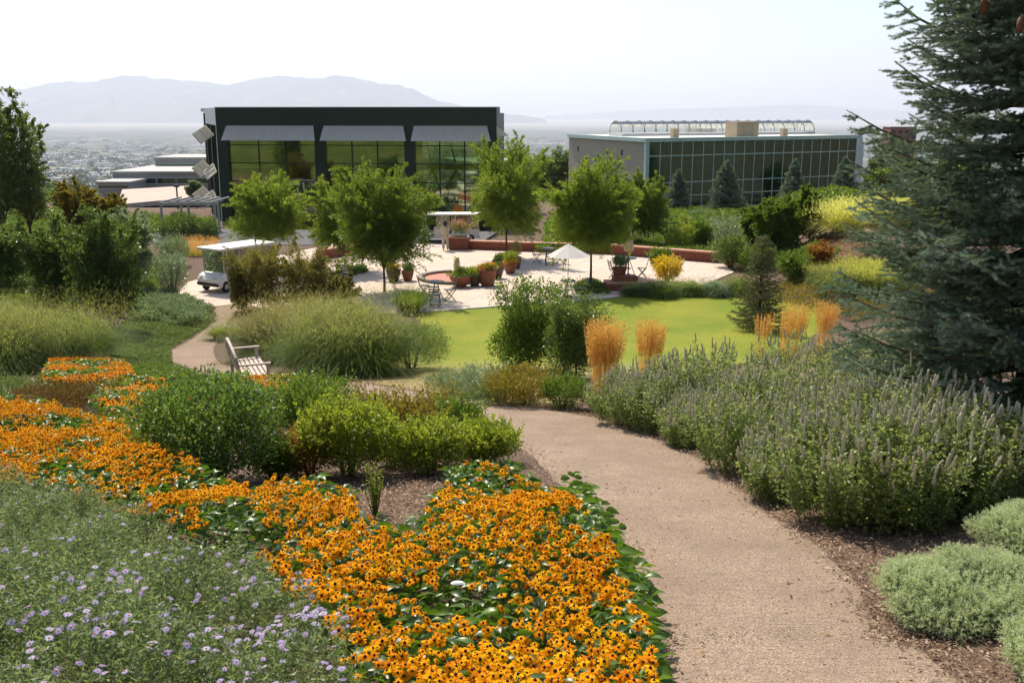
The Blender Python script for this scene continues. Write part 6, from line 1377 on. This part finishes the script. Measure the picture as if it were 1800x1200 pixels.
tag(arr('aster_foliage', V, F, L_aster, None, np.repeat(np.clip(.7 * rng.random(len(Pa)) + .3 * (1 - tt.ravel() / .36), 0, 1), 4)), 'dense fine green leaves of the lilac aster bed in the lower left', 'foliage', kind='stuff')  # leaf colour lightens toward the shoot tops, highlights put into the colour
def aster_template(npet=20):
    V = []; F = []; Mi = []
    for k in range(npet):
        a = 2 * PI * k / npet; c, s_ = math.cos(a), math.sin(a); W = .0014
        for r, z, w in ((.004, 0, .8), (.012, .001, 1), (.018, -.001, .4)):
            V += [(c * r + s_ * W * w, s_ * r - c * W * w, z), (c * r - s_ * W * w, s_ * r + c * W * w, z)]
        b = len(V) - 6; F += [(b, b + 1, b + 3, b + 2), (b + 2, b + 3, b + 5, b + 4)]; Mi += [0, 0]
    npv = len(V); b = npv; K = 6
    for r, z in ((.0045, -.001), (.0045, .002), (.0008, .004)):
        for k in range(K): V.append((r * math.cos(2 * PI * k / K), r * math.sin(2 * PI * k / K), z))
    for i in range(2):
        for k in range(K): F.append((b + i * K + k, b + i * K + (k + 1) % K, b + (i + 1) * K + (k + 1) % K, b + (i + 1) * K + k)); Mi.append(1)
    return np.array(V), np.array(F), np.array(Mi), npv
xf = field_pts(ast, .62, 190, rng); dd = np.array([(math.hypot(x + .75, y - 3.4)) for x, y in xf]); pr = np.clip(1.25 - dd * .55, .09, 1); g2_ = mounds(xf[:, 0] * 5, xf[:, 1] * 5); xf = xf[(rng.random(len(xf)) < pr) & (g2_ > -.5 + .3 * rng.normal(size=len(xf)))]
zf_ = T(xf[:, 0], xf[:, 1]) + .57 + .14 * mounds(xf[:, 0] * 2.8, xf[:, 1] * 2.8) + .05 * mounds(xf[:, 0] * 8 + 1, xf[:, 1] * 8) + .06 + .02 * rng.normal(size=len(xf)); Pf = np.column_stack([xf, zf_]); Nn = unit(np.stack([.35 * rng.normal(size=len(Pf)), -.15 + .35 * rng.normal(size=len(Pf)), np.ones(len(Pf))], 1))
heads(Pf, Nn, .75 + .35 * rng.random(len(Pf)), aster_template(), rng, (P_lilac, M_disk), 'asters', 'scattered lilac asters over the green bed at the lower left', 'flowers', 300, 'aster_flower', 'small lilac aster with yellow centre among those nearest the camera', 'lilac asters nearest the camera', .0012)

# ------------------------------------------------------------------ loose mulch chips and grit
rng = np.random.default_rng(314)
def litter(name, label, xy, L, W, mat, dz, tilt=.25):
    n = len(xy); a = rng.random(n) * 6.283; P = np.column_stack([xy, T(xy[:, 0], xy[:, 1]) + dz]); D = unit(np.stack([np.cos(a), np.sin(a), tilt * rng.normal(size=n)], 1)); Nn = unit(np.array([0, 0, 1.]) + .25 * rng.normal(size=(n, 3)))
    V, F = leafVF(P, D, L * (.4 + .9 * rng.random(n)), W * (.5 + rng.random(n)), rng, .12, Nn); tag(arr(name, V, F, mat, None, np.repeat(rng.random(n), 4)), label, 'litter', kind='stuff')
M_chip = leafmat('wood_chips', (.07, .045, .03), (.20, .13, .09), (.42, .31, .23), .0, .8, .1)
M_grit = leafmat('grit', (.12, .09, .07), (.30, .23, .18), (.50, .42, .34), .0, .8, .1)
q = []
RPn, LPn = RP[20:300], LP[20:300]
k = rng.integers(0, len(RPn), 26000); u = rng.random(26000) ** 1.6 * 2.2 - .10; dr_ = unit(RPn - LPn); q.append(RPn[k, :2] + dr_[k, :2] * u[:, None] + .1 * rng.normal(size=(26000, 2)))
k = rng.integers(0, len(LPn), 9000); u = rng.random(9000) ** 1.6 * 1.5 - .08; q.append(LPn[k, :2] - dr_[k, :2] * u[:, None] + .1 * rng.normal(size=(9000, 2)))
c = G(715, 880); q.append(np.array([c.x, c.y]) + rng.normal(size=(6000, 2)) * [.9, 1.1])
litter('mulch_chips', 'loose wood chips scattered over the mulch and spilling onto the path edges', np.vstack(q), .05, .014, M_chip, .03)
k = rng.integers(0, 170, 12000); u = rng.random(12000); pg = LP[20:190][k] * (1 - u[:, None]) + RP[20:190][k] * u[:, None]
litter('path_grit', 'loose grit and little stones lying on the path', pg[:, :2], .013, .010, M_grit, .026, .1)
k = rng.integers(0, 250, 240); u = rng.random(240); pg = LP[20:270][k] * (1 - u[:, None]) + RP[20:270][k] * u[:, None]
litter('fallen_leaves', 'a few dry fallen leaves and twigs on the path', pg[:, :2], .045, .02, leafmat('dry_leaf', (.10, .05, .02), (.24, .14, .05), (.40, .28, .12), .1), .034, .15)
xy = np.array([(p.x, p.y) for p in [G(x, y) for x, y in zip(rng.uniform(600, 860, 5000), rng.uniform(640, 700, 5000))]]); xy = xy[~pathpoly(xy[:, 0], xy[:, 1])]
Pq = np.column_stack([xy, T(xy[:, 0], xy[:, 1])]); V, F, m_ = bladeVF(Pq, unit(rng.normal(size=Pq.shape) * .5 + [0, 0, 1.]), .09 * (.5 + rng.random(len(Pq))), .006, .4, 2)
tag(arr('dry_grass', V, F, leafmat('dry_blades', (.16, .17, .04), (.28, .25, .09), (.42, .34, .17), .3), None, np.repeat(rng.random(len(Pq)), m_)), 'thin drying grass where the lawn meets the path', 'grass', kind='stuff')
fln = rng.random((26000, 2)) * [22, 26] + [-8, 18]; fln = fln[fl(fln[:, 0], fln[:, 1]) & ~pathpoly(fln[:, 0], fln[:, 1])]; Pq = np.column_stack([fln, T(fln[:, 0], fln[:, 1])])
V, F, m_ = bladeVF(Pq, unit(rng.normal(size=Pq.shape) * .5 + [0, 0, 1.]), .06 * (.5 + rng.random(len(Pq))), .012, .4, 1); tag(arr('lawn_grass', V, F, leafmat('lawn_blades', (.08, .14, .01), (.15, .20, .015), (.24, .27, .03), .4), None, np.repeat(rng.random(len(Pq)), m_)), 'short green blades of the mown lawn', 'grass', kind='stuff')
